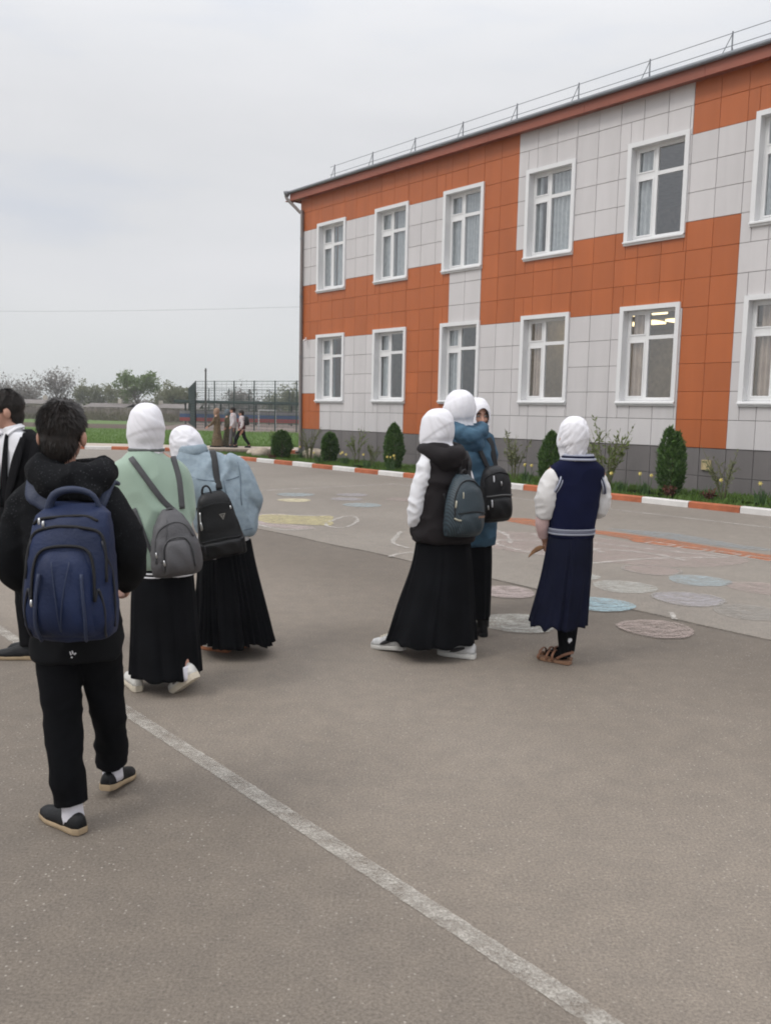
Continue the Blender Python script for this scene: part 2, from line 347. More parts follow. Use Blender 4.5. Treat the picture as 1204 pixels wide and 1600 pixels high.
# kerbs: every stone a piece
def kerb(name, start, direction, normal, count, pitch, first_white, h=0.125, w=0.15):
    root = link(name, None); root['kind'] = 'structure'; root.location = (start[0], start[1], 0); root.rotation_euler = (0, 0, math.atan2(direction[1], direction[0]))
    mb = MB(); x0, x1 = 0.006, pitch-0.006
    prof = [(-w/2, -0.05), (w/2, -0.05), (w/2, h-0.02), (w/2-0.02, h), (-w/2+0.02, h), (-w/2, h-0.02)]
    mb.rings([[(x, y, z) for y, z in prof] for x in (x0, x1)]); me = mb.mesh('kerb_stone'); fix_normals(me); me.materials.append(m_white)
    me2 = me.copy(); me2.materials.clear(); me2.materials.append(m_red)
    for i in range(count):
        o = link('kerb_stone', me if (i % 2 == 0) == first_white else me2, root); o.location = (i*pitch, 0.006*(random.random()-.5), 0.012*(random.random()-.5)); o.rotation_euler = (0, 0, 0.008*(random.random()-.5))
    return root
kerb('kerb', UV(6.68-0.974*11, 2.79), (DX, DY), None, 42, 0.974, False)
kerb('kerb', (-31.3, 32.42), (1, 0.002), None, 28, 1.0, True)
kerb('kerb', UV(-4.15, 2.65), (-NX, -NY), None, 3, 0.974, True)

# ================================================================== SCHOOL
school = thing('school_building', 'two storey school building clad in orange and white panels', 'school', (FX, FY, 0), SCH_RZ)
m_wp = pm('white_cladding', (0.625, 0.60, 0.60), 0.42, 0.7, var=0.03, bump=0.05, bs=3, rnd=0.04, dirt=.07)
m_op = pm('orange_cladding', (0.450, 0.120, 0.032), 0.45, 0.7, var=0.05, bump=0.05, bs=3, rnd=0.06, dirt=.09)
m_gp = pm('grey_plinth', (0.172, 0.158, 0.156), 0.6, 2.0, var=0.06, bump=0.1, rnd=0.06, dirt=.14)
m_back = pm('wall_backing', (0.10, 0.095, 0.09), 0.9)
m_pvc = pm('white_pvc', (0.80, 0.80, 0.80), 0.35, 2.0, var=0.015)
m_trim = pm('white_trim', (0.76, 0.76, 0.765), 0.45, 2.0, var=0.02)
m_fascia = pm('rust_fascia', (0.29, 0.085, 0.05), 0.5, 1.0, var=0.08, rnd=0.03)
m_zinc = pm('zinc_metal', (0.21, 0.22, 0.24), 0.45, 3, var=0.1, metal=0.4)
m_pipe = pm('brown_grey_pipe', (0.22, 0.19, 0.18), 0.5, 3, var=0.1)
UMIN, UMAX = -0.99, 33.0
SU = lambda k: -0.392+0.5987*k
SZ = lambda r: 0.995+0.597*r
WW = 1.5144; WP = 2.9566; WZ = [(1.881, 4.113), (5.460, 7.683)]; NW = 11
WINS = [(i*WP, i*WP+WW, z0, z1, f) for f, (z0, z1) in enumerate(WZ) for i in range(NW)]
def colour(u, r):
    """white or orange at panel centre u, row r"""
    if u > 16.9+5: u -= 14.0                     # the pattern goes on out of frame
    if r >= 11: return 'o' if (u < 8.6 or u > 13.4) else 'w'
    if r >= 8: return 'o' if 6.2 < u < 8.6 else 'w'
    if r >= 5: return 'w' if (6.15 < u < 7.35 or u > 14.6) else 'o'
    if r <= 1 and u < 0.2: return 'o'
    if 4.35 < u < 6.75: return 'o'
    if 13.4 < u < 14.6: return 'o'
    return 'w'
def minus(rect, hole):
    a0, a1, b0, b1 = rect; h0, h1, g0, g1 = hole
    if h0 >= a1 or h1 <= a0 or g0 >= b1 or g1 <= b0: return [rect]
    out = []
    if h0 > a0: out.append((a0, h0, b0, b1))
    if h1 < a1: out.append((h1, a1, b0, b1))
    c0, c1 = max(a0, h0), min(a1, h1)
    if g0 > b0: out.append((c0, c1, b0, g0))
    if g1 < b1: out.append((c0, c1, g1, b1))
    return [q for q in out if q[1]-q[0] > 0.02 and q[3]-q[2] > 0.02]
def panel_mesh(mb, rects, th=0.028, g=0.0042):
    for a0, a1, b0, b1 in rects:
        a0 += g; a1 -= g; b0 += g; b1 -= g; c = 0.006
        fr = [(a0+c, -th, b0+c), (a1-c, -th, b0+c), (a1-c, -th, b1-c), (a0+c, -th, b1-c)]
        md = [(a0, -th+c, b0), (a1, -th+c, b0), (a1, -th+c, b1), (a0, -th+c, b1)]; bk = [(p[0], 0.0, p[2]) for p in md]
        mb.rings([bk, md, fr], cap=False); b = len(mb.v); mb.f.append((b-4, b-3, b-2, b-1)); mb.m.append(mb.cm)
cells = []
for k in range(-1, 54):
    for r in range(13):
        rect = (max(SU(k), UMIN), SU(k+1), SZ(r), SZ(r+1)); rs = [rect]
        for h in WINS: rs = [q2 for q in rs for q2 in minus(q, (h[0]+0.03, h[1]-0.03, h[2]+0.03, h[3]-0.03))]
        if rs and rect[1] <= UMAX: cells.append((k, r, rs, colour((SU(k)+SU(k+1))/2, r)))
cells.sort(key=lambda c: c[0] > 26)                     # the panels in view first
inview = [c for c in cells if c[0] <= 26]; rest = [c for c in cells if c[0] > 26]
inview.sort(key=lambda c: -(sum((q[1]-q[0])*(q[3]-q[2]) for q in c[2]))*(1+0.12*c[0]))
rest = inview[298:]+rest; inview = inview[:298]
shared = {}
for k, r, rs, col in inview:
    full = len(rs) == 1 and abs((rs[0][1]-rs[0][0])-0.5987) < 1e-3 and abs((rs[0][3]-rs[0][2])-0.597) < 1e-3
    mat = m_wp if col == 'w' else m_op
    if full:
        if col not in shared:
            mb = MB(); panel_mesh(mb, [(0, 0.5987, 0, 0.597)], 0.028 if col == 'w' else 0.022, 0.0042 if col == 'w' else 0.0026); me = mb.mesh('cladding_panel'); fix_normals(me); me.materials.append(mat); shared[col] = me
        o = link('cladding_panel', shared[col], school); o.location = (rs[0][0], 0.003*(random.random()-.5), rs[0][2]); o.rotation_euler = (0.006*(random.random()-.5), 0.002*(random.random()-.5), 0.006*(random.random()-.5))
    else:
        mb = MB(); panel_mesh(mb, rs, 0.028 if col == 'w' else 0.022, 0.0042 if col == 'w' else 0.0026); me = mb.mesh('cladding_panel'); fix_normals(me); me.materials.append(mat); o = link('cladding_panel', me, school)
for col, mat in (('w', m_wp), ('o', m_op)):
    mb = MB()
    for k, r, rs, cc in rest:
        if cc == col: panel_mesh(mb, rs, 0.028 if col == 'w' else 0.022, 0.0042 if col == 'w' else 0.0026)
    if mb.v: me = mb.mesh('outer_cladding'); fix_normals(me); me.materials.append(mat); o = link('outer_cladding', me, school); o['kind'] = 'stuff'
mb = MB(); panel_mesh(mb, [(0, 0.5987, 0, 0.597)], 0.024); pme = mb.mesh('plinth_panel'); fix_normals(pme); pme.materials.append(m_gp)
for k in range(-1, 54):
    for r in (-2, -1):
        o = link('plinth_panel', pme, school); o.location = (SU(k), 0.012, SZ(r)-0.002)
# wall core with window openings (one grid), plain outer walls
us = sorted({UMIN, UMAX}|{q for i in range(NW) for q in (i*WP+0.06, i*WP+WW-0.06)}); zs = [-0.3, WZ[0][0]+0.06, WZ[0][1]-0.06, WZ[1][0]+0.06, WZ[1][1]-0.06, 8.75]
V = [(u, 0.03, z) for z in zs for u in us]; F = []
for j in range(len(zs)-1):
    for i in range(len(us)-1):
        if j in (1, 3) and i % 2 == 1: continue
        a = j*len(us)+i; F.append((a, a+1, a+1+len(us), a+len(us)))
mb = MB(); mb.add(V, F); o = mb.build('wall', m_back, school)
D = 13.0
mb = MB(); mb.add([(UMIN, 0.03, -.3), (UMIN, D, -.3), (UMIN, D, 8.75), (UMIN, 0.03, 8.75)], [(0, 1, 2, 3)]); mb.build('end_wall', m_op, school)
mb = MB(); mb.add([(UMAX, 0.03, -.3), (UMAX, D, -.3), (UMAX, D, 8.75), (UMAX, 0.03, 8.75)], [(0, 1, 2, 3)]); mb.build('end_wall', m_wp, school)
mb = MB(); mb.add([(UMIN, D, -.3), (UMAX, D, -.3), (UMAX, D, 8.75), (UMIN, D, 8.75)], [(0, 1, 2, 3)]); mb.build('rear_wall', m_wp, school)
# rooms behind the glass
m_room = pm('room_plaster', (0.66, 0.58, 0.47), 0.8); m_ceil = pm('room_ceiling', (0.6, 0.58, 0.54), 0.8); m_flo = pm('room_floor', (0.16, 0.11, 0.07), 0.5)
for f, (za, zb) in enumerate(((1.05, 4.33), (4.6, 7.95))):
    mb = MB(); mb.add([(UMIN+.1, .24, za), (UMAX-.1, .24, za), (UMAX-.1, 6.8, za), (UMIN+.1, 6.8, za)], [(0, 1, 2, 3)]); mb.build('floor', m_flo, school)
    mb = MB(); mb.add([(UMIN+.1, .24, zb), (UMAX-.1, .24, zb), (UMAX-.1, 6.8, zb), (UMIN+.1, 6.8, zb)], [(0, 1, 2, 3)]); mb.build('ceiling', m_ceil, school)
    mb = MB(); mb.add([(UMIN+.1, 6.8, za), (UMAX-.1, 6.8, za), (UMAX-.1, 6.8, zb), (UMIN+.1, 6.8, zb)], [(0, 1, 2, 3)]); mb.build('inner_wall', m_room, school)
    for u in (2.1, 8.15, 16.9, 25.9):
        mb = MB(); mb.box((u, 3.6, (za+zb)/2), (0.12, 6.3, zb-za-0.01)); mb.build('partition', m_room, school)
# lit ceiling lamps in the lower classroom
m_lamp = bpy.data.materials.new('lamp_panel'); m_lamp.use_nodes = True; b = m_lamp.node_tree.nodes['Principled BSDF']
b.inputs['Base Color'].default_value = (0.9, 0.85, 0.7, 1); b.inputs['Emission Color'].default_value = (1.0, 0.80, 0.45, 1); b.inputs['Emission Strength'].default_value = 2.6
for u, y in ((8.9, 4.7), (9.65, 4.7), (10.42, 4.7), (11.3, 4.7), (9.0, 2.6), (10.3, 2.6), (11.0, 2.6)):
    mb = MB(); mb.box((u, y, 4.29), (0.42, 0.6, 0.05)); mb.build('ceiling_lamp', m_lamp, school)

# windows
m_glass = bpy.data.materials.new('window_glass'); m_glass.use_nodes = True; t = m_glass.node_tree; t.nodes.clear()
g_o = t.nodes.new('ShaderNodeOutputMaterial'); g_t = t.nodes.new('ShaderNodeBsdfTransparent'); g_t.inputs[0].default_value = (0.96, 0.97, 0.97, 1)
g_g = t.nodes.new('ShaderNodeBsdfGlossy'); g_g.inputs['Roughness'].default_value = 0.02; g_g.inputs['Color'].default_value = (0.85, 0.87, 0.9, 1)
g_f = t.nodes.new('ShaderNodeFresnel'); g_f.inputs['IOR'].default_value = 2.9; g_m = t.nodes.new('ShaderNodeMixShader')
g_b = t.nodes.new('ShaderNodeNewGeometry'); g_i = t.nodes.new('ShaderNodeMapRange'); g_i.inputs['To Min'].default_value = 2.6; g_i.inputs['To Max'].default_value = 1/2.6     # same reflectance from both sides of the pane
t.links.new(g_b.outputs['Backfacing'], g_i.inputs['Value']); t.links.new(g_i.outputs[0], g_f.inputs['IOR'])
t.links.new(g_f.outputs[0], g_m.inputs['Fac']); t.links.new(g_t.outputs[0], g_m.inputs[1]); t.links.new(g_g.outputs[0], g_m.inputs[2]); t.links.new(g_m.outputs[0], g_o.inputs[0])
m_curt = leafy('curtain_cloth', (0.44, 0.48, 0.50), (0.60, 0.63, 0.64), 9.0, 0.9, 0.12)
m_curt2 = leafy('curtain_beige', (0.46, 0.36, 0.29), (0.58, 0.48, 0.39), 6.0, 0.9, 0.12)
def rect_frame(mb, x0, x1, z0, z1, w, y0, y1, wb=None):
    """connected rectangular ring frame"""
    wb = wb if wb is not None else w
    O = [(x0, z0), (x1, z0), (x1, z1), (x0, z1)]; I = [(x0+w, z0+wb), (x1-w, z0+wb), (x1-w, z1-w), (x0+w, z1-w)]
    V = [(x, y, z) for y in (y0, y1) for ring in (O, I) for x, z in ring]; F = []
    for i in range(4):
        j = (i+1) % 4
        F += [(i, j, 4+j, 4+i), (8+i, 12+i, 12+j, 8+j), (i, 8+i, 8+j, j), (4+i, 4+j, 12+j, 12+i)]
    mb.add(V, F)
H = WZ[0][1]-WZ[0][0]
def window_meshes(H):
    d = {}
    mb = MB(); rect_frame(mb, 0, WW, 0, H, 0.10, -0.075, 0.0); me = mb.mesh('window'); fix_normals(me); me.materials.append(m_trim); d['window'] = me
    mb = MB(); rect_frame(mb, 0.07, WW-0.07, 0.07, H-0.07, 0.025, 0.001, 0.20); me = mb.mesh('reveal'); fix_normals(me); me.materials.append(m_trim); d['reveal'] = me
    mb = MB(); mb.rings([[(x, y, z) for y, z in ((-0.12, 0.045), (-0.12, 0.075), (-0.07, 0.095), (0.16, 0.125), (0.16, 0.098))] for x in (0.0, WW)])
    me = mb.mesh('sill'); fix_normals(me); me.materials.append(m_trim); d['sill'] = me
    x0, x1, z0, z1 = 0.096, WW-0.096, 0.126, H-0.096; y0, y1 = 0.13, 0.195
    mb = MB(); rect_frame(mb, x0, x1, z0, z1, 0.065, y0, y1)
    xm = x0+0.53; zt = z1-0.62
    mb.box((xm, (y0+y1)/2-0.002, (z0+z1)/2), (0.085, y1-y0-0.002, z1-z0-0.131))
    mb.box(((x0+0.066+xm-0.0435)/2, (y0+y1)/2, zt), (xm-0.0435-x0-0.066, y1-y0-0.004, 0.13)); mb.box(((xm+0.0435+x1-0.066)/2, (y0+y1)/2, zt+0.01), (x1-0.066-xm-0.0435, y1-y0-0.004, 0.085))
    cz = [(z0+0.066, zt-0.066), (zt+0.066, z1-0.066)]
    for a, bq in cz: rect_frame(mb, x0+0.0665, xm-0.044, a, bq, 0.03, y0-0.012, y0+0.04)
    me = mb.mesh('sash'); fix_normals(me); me.materials.append(m_pvc); d['sash'] = me
    d['panes'] = []
    for a, bq in ((x0+0.07, xm-0.045), (xm+0.045, x1-0.07)):
        for c, e in ((z0+0.07, zt-0.04), (zt+0.04, z1-0.07)):
            mb = MB(); mb.add([(a, y0+0.03, c), (bq, y0+0.03, c), (bq, y0+0.03, e), (a, y0+0.03, e)], [(0, 1, 2, 3)]); me = mb.mesh('pane'); me.materials.append(m_glass); d['panes'].append(me)
    return d
WM = [window_meshes(q[1]-q[0]) for q in WZ]
def curtain(x0, x1, z0, z1, y=0.235, folds=7, amp=0.042):
    n = folds*8; V = []
    ph = random.random()*6
    for z in (z0, (z0+z1)/2, z1):
        for i in range(n+1):
            t_ = i/n; V.append((x0+(x1-x0)*t_+0.01*math.sin(t_*9+z), y+amp*math.sin(t_*folds*2*math.pi+ph+0.6*math.sin(t_*5)), z))
    F = [(r*(n+1)+i, r*(n+1)+i+1, (r+1)*(n+1)+i+1, (r+1)*(n+1)+i) for r in range(2) for i in range(n)]
    mb = MB(); mb.add(V, F); return mb
# which curtains hang in which window: list of (x0, x1, beige) as shares of the opening
CURT = {(0, 1): [(0, .48, 0), (.52, .98, 0)], (1, 1): [(0, .46, 0), (.5, 1, 0)], (2, 1): [(0, .5, 0), (.5, 1, 0)], (3, 1): [(0.02, .2, 0), (.42, 1, 0)],
        (4, 1): [(.0, .34, 0)], (5, 1): [(0, .25, 0)], (0, 0): [(.0, .42, 0)], (1, 0): [(.05, .36, 0)], (2, 0): [(.0, .42, 0)], (3, 0): [(.1, .36, 1)], (4, 0): [(.08, .36, 1)], (5, 0): [(.1, .5, 1)]}
for f in (0, 1):
    for i in range(NW):
        d = WM[f]; w = link('window', d['window'], school); w.location = (i*WP, 0, WZ[f][0])
        for nm in ('reveal', 'sill', 'sash'): link(nm, d[nm], w)
        for me in d['panes']: link('pane', me, w)
        for a, bq, be in CURT.get((i, f), [(0, .3, 0)]):
            Hh = WZ[f][1]-WZ[f][0]; o = curtain(0.1+1.3*a, 0.1+1.3*bq, 0.05, Hh-0.1, folds=max(3, int(12*(bq-a)))).build('curtain', m_curt2 if be else m_curt, w, True)
# eaves, gutter, downpipe, roof, guard rail
EV = -0.27; ZB = 8.575; ZT = 8.835
fl = [UMIN-0.28+i*3.0 for i in range(13)]
for a in fl[:-1]:
    mb = MB(); mb.box((a+1.5, EV, (ZB+ZT)/2), (2.996, 0.03, ZT-ZB)); mb.build('fascia_board', m_fascia, school, bevel=0.004)
mb = MB(); mb.box((15.9, -0.12, ZB+0.05), (35, 0.26, 0.02)); mb.build('soffit', m_fascia, school)
mb = MB(); mb.box((UMIN-0.29, 5.0, (ZB+ZT)/2), (0.03, 10.5, ZT-ZB)); mb.build('verge_board', m_fascia, school)
mb = MB(); mb.tube([(UMIN-0.42, EV-0.075, ZT+0.0), (16, EV-0.075, ZT+0.0), (UMAX, EV-0.075, ZT+0.0)], (0.045), 10, 1); mb.build('gutter', m_zinc, school, True)
mb = MB(); mb.rings([[(UMIN-0.45, EV-0.09, ZT+0.05), (UMIN-0.45, D/2, ZT+0.9), (UMIN-0.45, D, ZT+0.2), (UMIN-0.45, D/2, ZT+0.85), (UMIN-0.45, EV-0.09, ZT+0.02)], [(UMAX, EV-0.09, ZT+0.05), (UMAX, D/2, ZT+0.9), (UMAX, D, ZT+0.2), (UMAX, D/2, ZT+0.85), (UMAX, EV-0.09, ZT+0.02)]])
mb.build('roof', m_zinc, school)
mb = MB(); mb.tube([(UMIN-0.36, EV-0.08, ZT-0.02), (UMIN-0.36, EV-0.08, ZT-0.17), (UMIN+0.1, -0.12, ZT-0.66), (UMIN+0.16, -0.09, ZT-0.85), (UMIN+0.16, -0.09, 5), (UMIN+0.16, -0.09, 2), (UMIN+0.16, -0.09, 0.35), (UMIN+0.16, -0.25, 0.2)], 0.052, 10, 3); dp = mb.build('downpipe', m_pipe, school, True)
mb = MB(); mb.tube([(UMIN-0.36, EV-0.08, ZT+0.05), (UMIN-0.36, EV-0.08, ZT-0.03), (UMIN-0.36, EV-0.08, ZT-0.12)], [0.12, 0.1, 0.055], 10, 1); mb.build('hopper', m_zinc, dp, True)
for z in (7.3, 5.4, 3.4, 1.3):
    mb = MB(); mb.tube([(UMIN+0.16, -0.09, z), (UMIN+0.16, -0.09, z+0.05)], 0.06, 10, 1); mb.build('bracket', m_zinc, dp)
rail = link('guard_rail', None, school)
mb = MB(); mb.box((0, 0.22, 0.26), (0.022, 0.022, 0.56)); mb.tube([(0.0, 0.22, 0.5), (-0.30, 0.22, -0.0)], 0.009, 6, 1); mb.tube([(0.0, 0.215, 0.28), (0.06, 0.22, 0.02)], 0.007, 6, 1); rp = mb.mesh('rail_post'); rp.materials.append(m_zinc)
for i in range(17):
    o = link('rail_post', rp, rail); o.location = (0.83+1.9*i, EV+0.05, ZT+0.03)
for z, y in ((0.5, 0.21), (0.26, 0.21)):
    mb = MB(); mb.tube([(0.6, EV+0.05+y, ZT+0.03+z), (16, EV+0.05+y, ZT+0.03+z), (UMAX, EV+0.05+y, ZT+0.03+z)], 0.008, 6, 1); mb.build('rail_wire', m_zinc, rail)
camr = MB(); camr.box((0, 0, 0), (0.05, 0.16, 0.07)); camr.ell((0, -0.1, 0), (0.028, 0.02, 0.028)); camr.box((0, 0.07, 0.06), (0.02, 0.06, 0.06)); o = camr.build('security_camera', m_pvc, None, False, 0.006)
o.location = UV(-0.5, 0.14, 3.96); o.rotation_euler = (0.2, 0, SCH_RZ+0.5); tag(o, 'small white security camera fixed to the school wall by the downpipe', 'camera')
mb = MB(); rect_frame(mb, -0.105, 0.105, -0.105, 0.105, 0.02, -0.05, 0.0); mb.box((0, -0.02, 0), (0.168, 0.035, 0.168)); o = mb.build('meter_box', pm('beige_plastic', (0.52, 0.42, 0.24), 0.5, 4, var=0.05), None, False, 0.004)
o.location = UV(14.17, 0.016, 0.64); o.rotation_euler = (0, 0, SCH_RZ); tag(o, 'square beige service hatch on the grey plinth near the right edge', 'hatch')

# ================================================================== CHALK ON THE ASPHALT
def chalk_disc(u, v, r, mat, label, group='chalk circles drawn on the asphalt', rim=None, sq=1.0, rot=0):
    me = bpy.data.meshes.new('chalk_circle'); V = []; n = 44; c = UV(u, v); ph = random.random()*9
    for i in range(n):
        a = 2*math.pi*i/n; q = r*(1+0.04*math.sin(3*a+ph)+0.03*(random.random()-.5)); V.append((q*math.cos(a), q*sq*math.sin(a), 0))
    me.from_pydata(V, [], [tuple(range(n))]); me.materials.append(mat); me.update()
    o = link('chalk_circle', me); o.location = (c[0], c[1], 0.0125); o.rotation_euler = (0, 0, rot+random.random()*0.4); tag(o, label, 'chalk drawing', group)
    if rim is not None:
        k = ribbon('chalk_rim', [(q[0]*0.985, q[1]*0.985) for q in V], 0.035, 0.0015, rim, 0.5, True, o)
    return o
K = lambda nm, col, cv: chalk('chalk_'+nm, col, cv, 7.0, (1, 2.6, 1), 0.7, 55)
c_wh = K('white', (0.52, 0.52, 0.48), 0.37); c_wh2 = K('white_strong', (0.58, 0.55, 0.51), 0.45); c_bl = K('blue', (0.38, 0.52, 0.57), 0.48); c_bp = K('pale_blue', (0.40, 0.47, 0.49), 0.42)
c_pk = K('pink', (0.54, 0.45, 0.43), 0.4); c_pp = K('pale_pink', (0.47, 0.38, 0.35), 0.3); c_lv = K('lavender', (0.44, 0.42, 0.44), 0.42); c_ye = K('yellow', (0.52, 0.46, 0.26), 0.55); c_cr = K('cream', (0.58, 0.52, 0.36), 0.72)
c_or = chalk('ground_orange', (0.44, 0.17, 0.085), 0.6, 5, (1, 2, 1), 0.8, 45); c_fa = K('faint', (0.36, 0.34, 0.31), 0.35)
for (u, v, r, m, lab, rim) in [
    (18.58, 11.31, 0.27, c_pk, 'pale pink chalk disc on dark asphalt between the black vest and the navy vest', None),
    (19.43, 12.13, 0.31, c_wh, 'large whitish chalk disc scribbled on the ground left of the sandals', None),
    (19.41, 11.02, 0.28, c_bl, 'bright blue chalk disc beside the navy skirt', None),
    (19.08, 10.19, 0.30, c_wh, 'whitish chalk disc up and right of the bright blue one', None),
    (18.72, 9.16, 0.30, c_pp, 'faint cream chalk disc just below the orange painted strip', c_fa),
    (19.33, 9.28, 0.30, c_bp, 'pale grey blue chalk disc near the right edge', None),
    (19.74, 10.18, 0.31, c_lv, 'pale lavender chalk disc between the grey blue disc and the asphalt seam', c_fa),
    (20.18, 11.39, 0.27, c_pp, 'faint pinkish chalk outline circle on the dark asphalt under the small chalk tick', c_pp),
    (19.89, 9.13, 0.31, c_pp, 'faint pink chalk disc cut by the right edge of the view', None),
    (20.34, 10.23, 0.31, c_fa, 'faint beige chalk disc lowest at the right edge', None),
    (18.48, 10.12, 0.22, c_wh, 'small white chalk disc half hidden right of the navy skirt', None),
    (10.12, 7.80, 0.36, c_bp, 'pale blue chalk disc furthest left near the thin white line', c_fa),
    (10.97, 8.40, 0.30, c_cr, 'cream yellow chalk disc below the leftmost pale blue one', None),
    (10.67, 6.84, 0.30, c_lv, 'pale lavender chalk disc farther of the lavender pair', None),
    (11.25, 7.44, 0.29, c_lv, 'pale lavender chalk disc nearer of the lavender pair', None),
    (12.20, 7.83, 0.32, c_bp, 'pale blue chalk disc right of the lavender pair', c_bp),
    (11.85, 6.55, 0.34, c_pp, 'faint pink chalk disc left of the white sleeved arm', None)]:
    chalk_disc(u, v, r, m, lab, rim=rim)
def strokes(name, label, paths, w, mat, z=0.0135, jit=0.45, cat='chalk drawing'):
    V = []; F = []
    for P in paths:
        P = crom([UV(*q)[:2] for q in P], 8) if len(P) > 2 else crom([UV(*q)[:2] for q in P], 10)
        T = np.gradient(P, axis=0); T /= np.linalg.norm(T, axis=1)[:, None]+1e-9; Nn = np.stack([-T[:, 1], T[:, 0]], 1); k = len(P)
        wa = w/2*(1+jit*(rng.random(k)*2-1)); b = len(V)
        V += [(x, y, z) for x, y in P+Nn*wa[:, None]]+[(x, y, z) for x, y in P-Nn*wa[:, None]]
        F += [(b+i, b+k+i, b+k+i+1, b+i+1) for i in range(k-1)]
    me = bpy.data.meshes.new(name); me.from_pydata(V, [], F); me.update(); fix_normals(me); me.materials.append(mat); o = link(name, me)
    return tag(o, label, cat) if label else o
def patch(name, label, uv, mat, z=0.0125):
    P = crom([UV(*q)[:2] for q in uv]+[UV(*uv[0])[:2]], 5)[:-1]
    me = bpy.data.meshes.new(name); me.from_pydata([(x+0.02*(random.random()-.5), y+0.02*(random.random()-.5), z) for x, y in P], [], [tuple(range(len(P)))]); me.update(); fix_normals(me)
    if me.polygons[0].normal.z < 0: me.flip_normals()
    me.materials.append(mat); o = link(name, me); return tag(o, label, 'chalk drawing') if label else o
# long crayon drawing behind the denim girl
cr = patch('chalk_pencil', 'long chalk drawing of a yellow and pink pencil behind the girl in pale denim', [(12.85, 10.42), (12.5, 9.95), (13.0, 9.55), (13.2, 9.24), (13.62, 9.55), (14.06, 9.91), (13.75, 10.2), (13.4, 10.5)], c_ye)
q = patch('pink_scribble', None, [(12.9, 10.62), (12.35, 10.25), (12.6, 9.75), (12.8, 9.9), (12.9, 10.3), (13.6, 10.35), (14.15, 10.25), (14.0, 10.62), (13.4, 10.72)], c_pk, 0.0115); q.parent = cr
for P, w, m in ([[(13.75, 9.72), (13.35, 9.1), (13.5, 9.02), (13.95, 9.35), (14.35, 9.9), (14.12, 10.0), (13.8, 9.8)], 0.05, c_wh2], [[(12.6, 10.6), (13.2, 10.7), (14.05, 10.74), (14.25, 10.3)], 0.06, c_wh2], [[(12.35, 10.2), (12.9, 9.6), (13.1, 9.3)], 0.05, c_wh2]):
    q = strokes('chalk_stroke', None, [P], w, m); q.parent = cr
strokes('chalk_arc', 'curved white chalk stroke on the asphalt left of the black vest', [[(15.07, 9.48), (15.4, 9.85), (15.8, 10.25), (16.2, 10.36)], [(16.55, 10.95), (16.45, 10.7), (16.5, 10.4), (16.7, 10.2)]], 0.055, c_wh2)
# orange band with white brick outlines
band = []
for i in range(30): u = 14.6+i*0.2; band.append((u, 6.98+0.06*math.sin(u*2.1)-(0.2 if 14.8 < u < 15.3 else 0)))
for i in range(30): u = 20.4-i*0.2; band.append((u, 7.36+0.05*math.sin(u*3.3)+(0.1 if u > 17.3 else 0)))
ob = patch('painted_strip', 'orange painted strip with white brick outlines crossing the old asphalt', band, c_or, 0.0115)
for i, u in enumerate((17.55, 18.0, 18.42, 18.86, 19.3, 19.75)):
    q = strokes('brick_outline', None, [[(u, 7.3), (u+.32, 7.3)], [(u+.32, 7.3), (u+.32, 7.5)], [(u+.32, 7.5), (u, 7.5)], [(u, 7.5), (u, 7.3)]], 0.04, c_wh2, 0.0137, 0.3); q.parent = ob
strokes('chalk_drawing', 'tangle of faint white chalk lines behind the navy uniform girl', [[(16.3, 9.0), (16.8, 8.5), (17.5, 9.3), (16.75, 9.28), (16.3, 9.0)], [(16.9, 8.1), (17.8, 7.9), (18.77, 7.65)], [(18.77, 7.65), (18.3, 8.5), (18.1, 9.37)], [(17.2, 8.6), (18.0, 8.2), (18.6, 8.3)], [(15.9, 9.0), (16.3, 9.5), (16.8, 9.7)], [(16.2, 8.1), (16.9, 8.3), (17.7, 8.6)], [(15.6, 8.2), (16.1, 8.5), (16.6, 9.0)]], 0.055, c_wh2, 0.0133, 0.7)
patch('chalk_smear', 'wide faint pinkish chalk smear behind the navy uniform girl', [(15.6, 8.4), (16.6, 7.7), (18.0, 7.55), (19.0, 7.6), (18.9, 8.6), (17.9, 9.3), (16.6, 9.5), (15.8, 9.2)], c_pp, 0.0117)
patch('chalk_smear', 'faint pale blue chalk smear on the school side of the orange strip', [(16.4, 6.7), (17.2, 6.3), (18.2, 6.5), (18.9, 6.6), (18.5, 6.85), (17.3, 6.85)], K('smear_blue', (0.34, 0.38, 0.40), 0.3), 0.0118)
strokes('chalk_tick', 'short white chalk tick near the asphalt seam at right', [[(19.95, 10.8), (20.1, 11.0)]], 0.04, c_wh2, 0.0137)
# small litter
lit = pm('pale_litter', (0.62, 0.58, 0.5), 0.9)
for x, y, s, w in ((-1.62, 4.18, 0.02, 'nearer'), (-1.66, 4.45, 0.018, 'farther')):
    mb = MB(); mb.ell((x, y, 0.006), (s, s*0.6, 0.006), seg=7, rg=4); o = mb.build('paper_scrap', lit); tag(o, w+' of two tiny pale scraps on the asphalt left of the black trousers', 'litter', 'paper scraps')

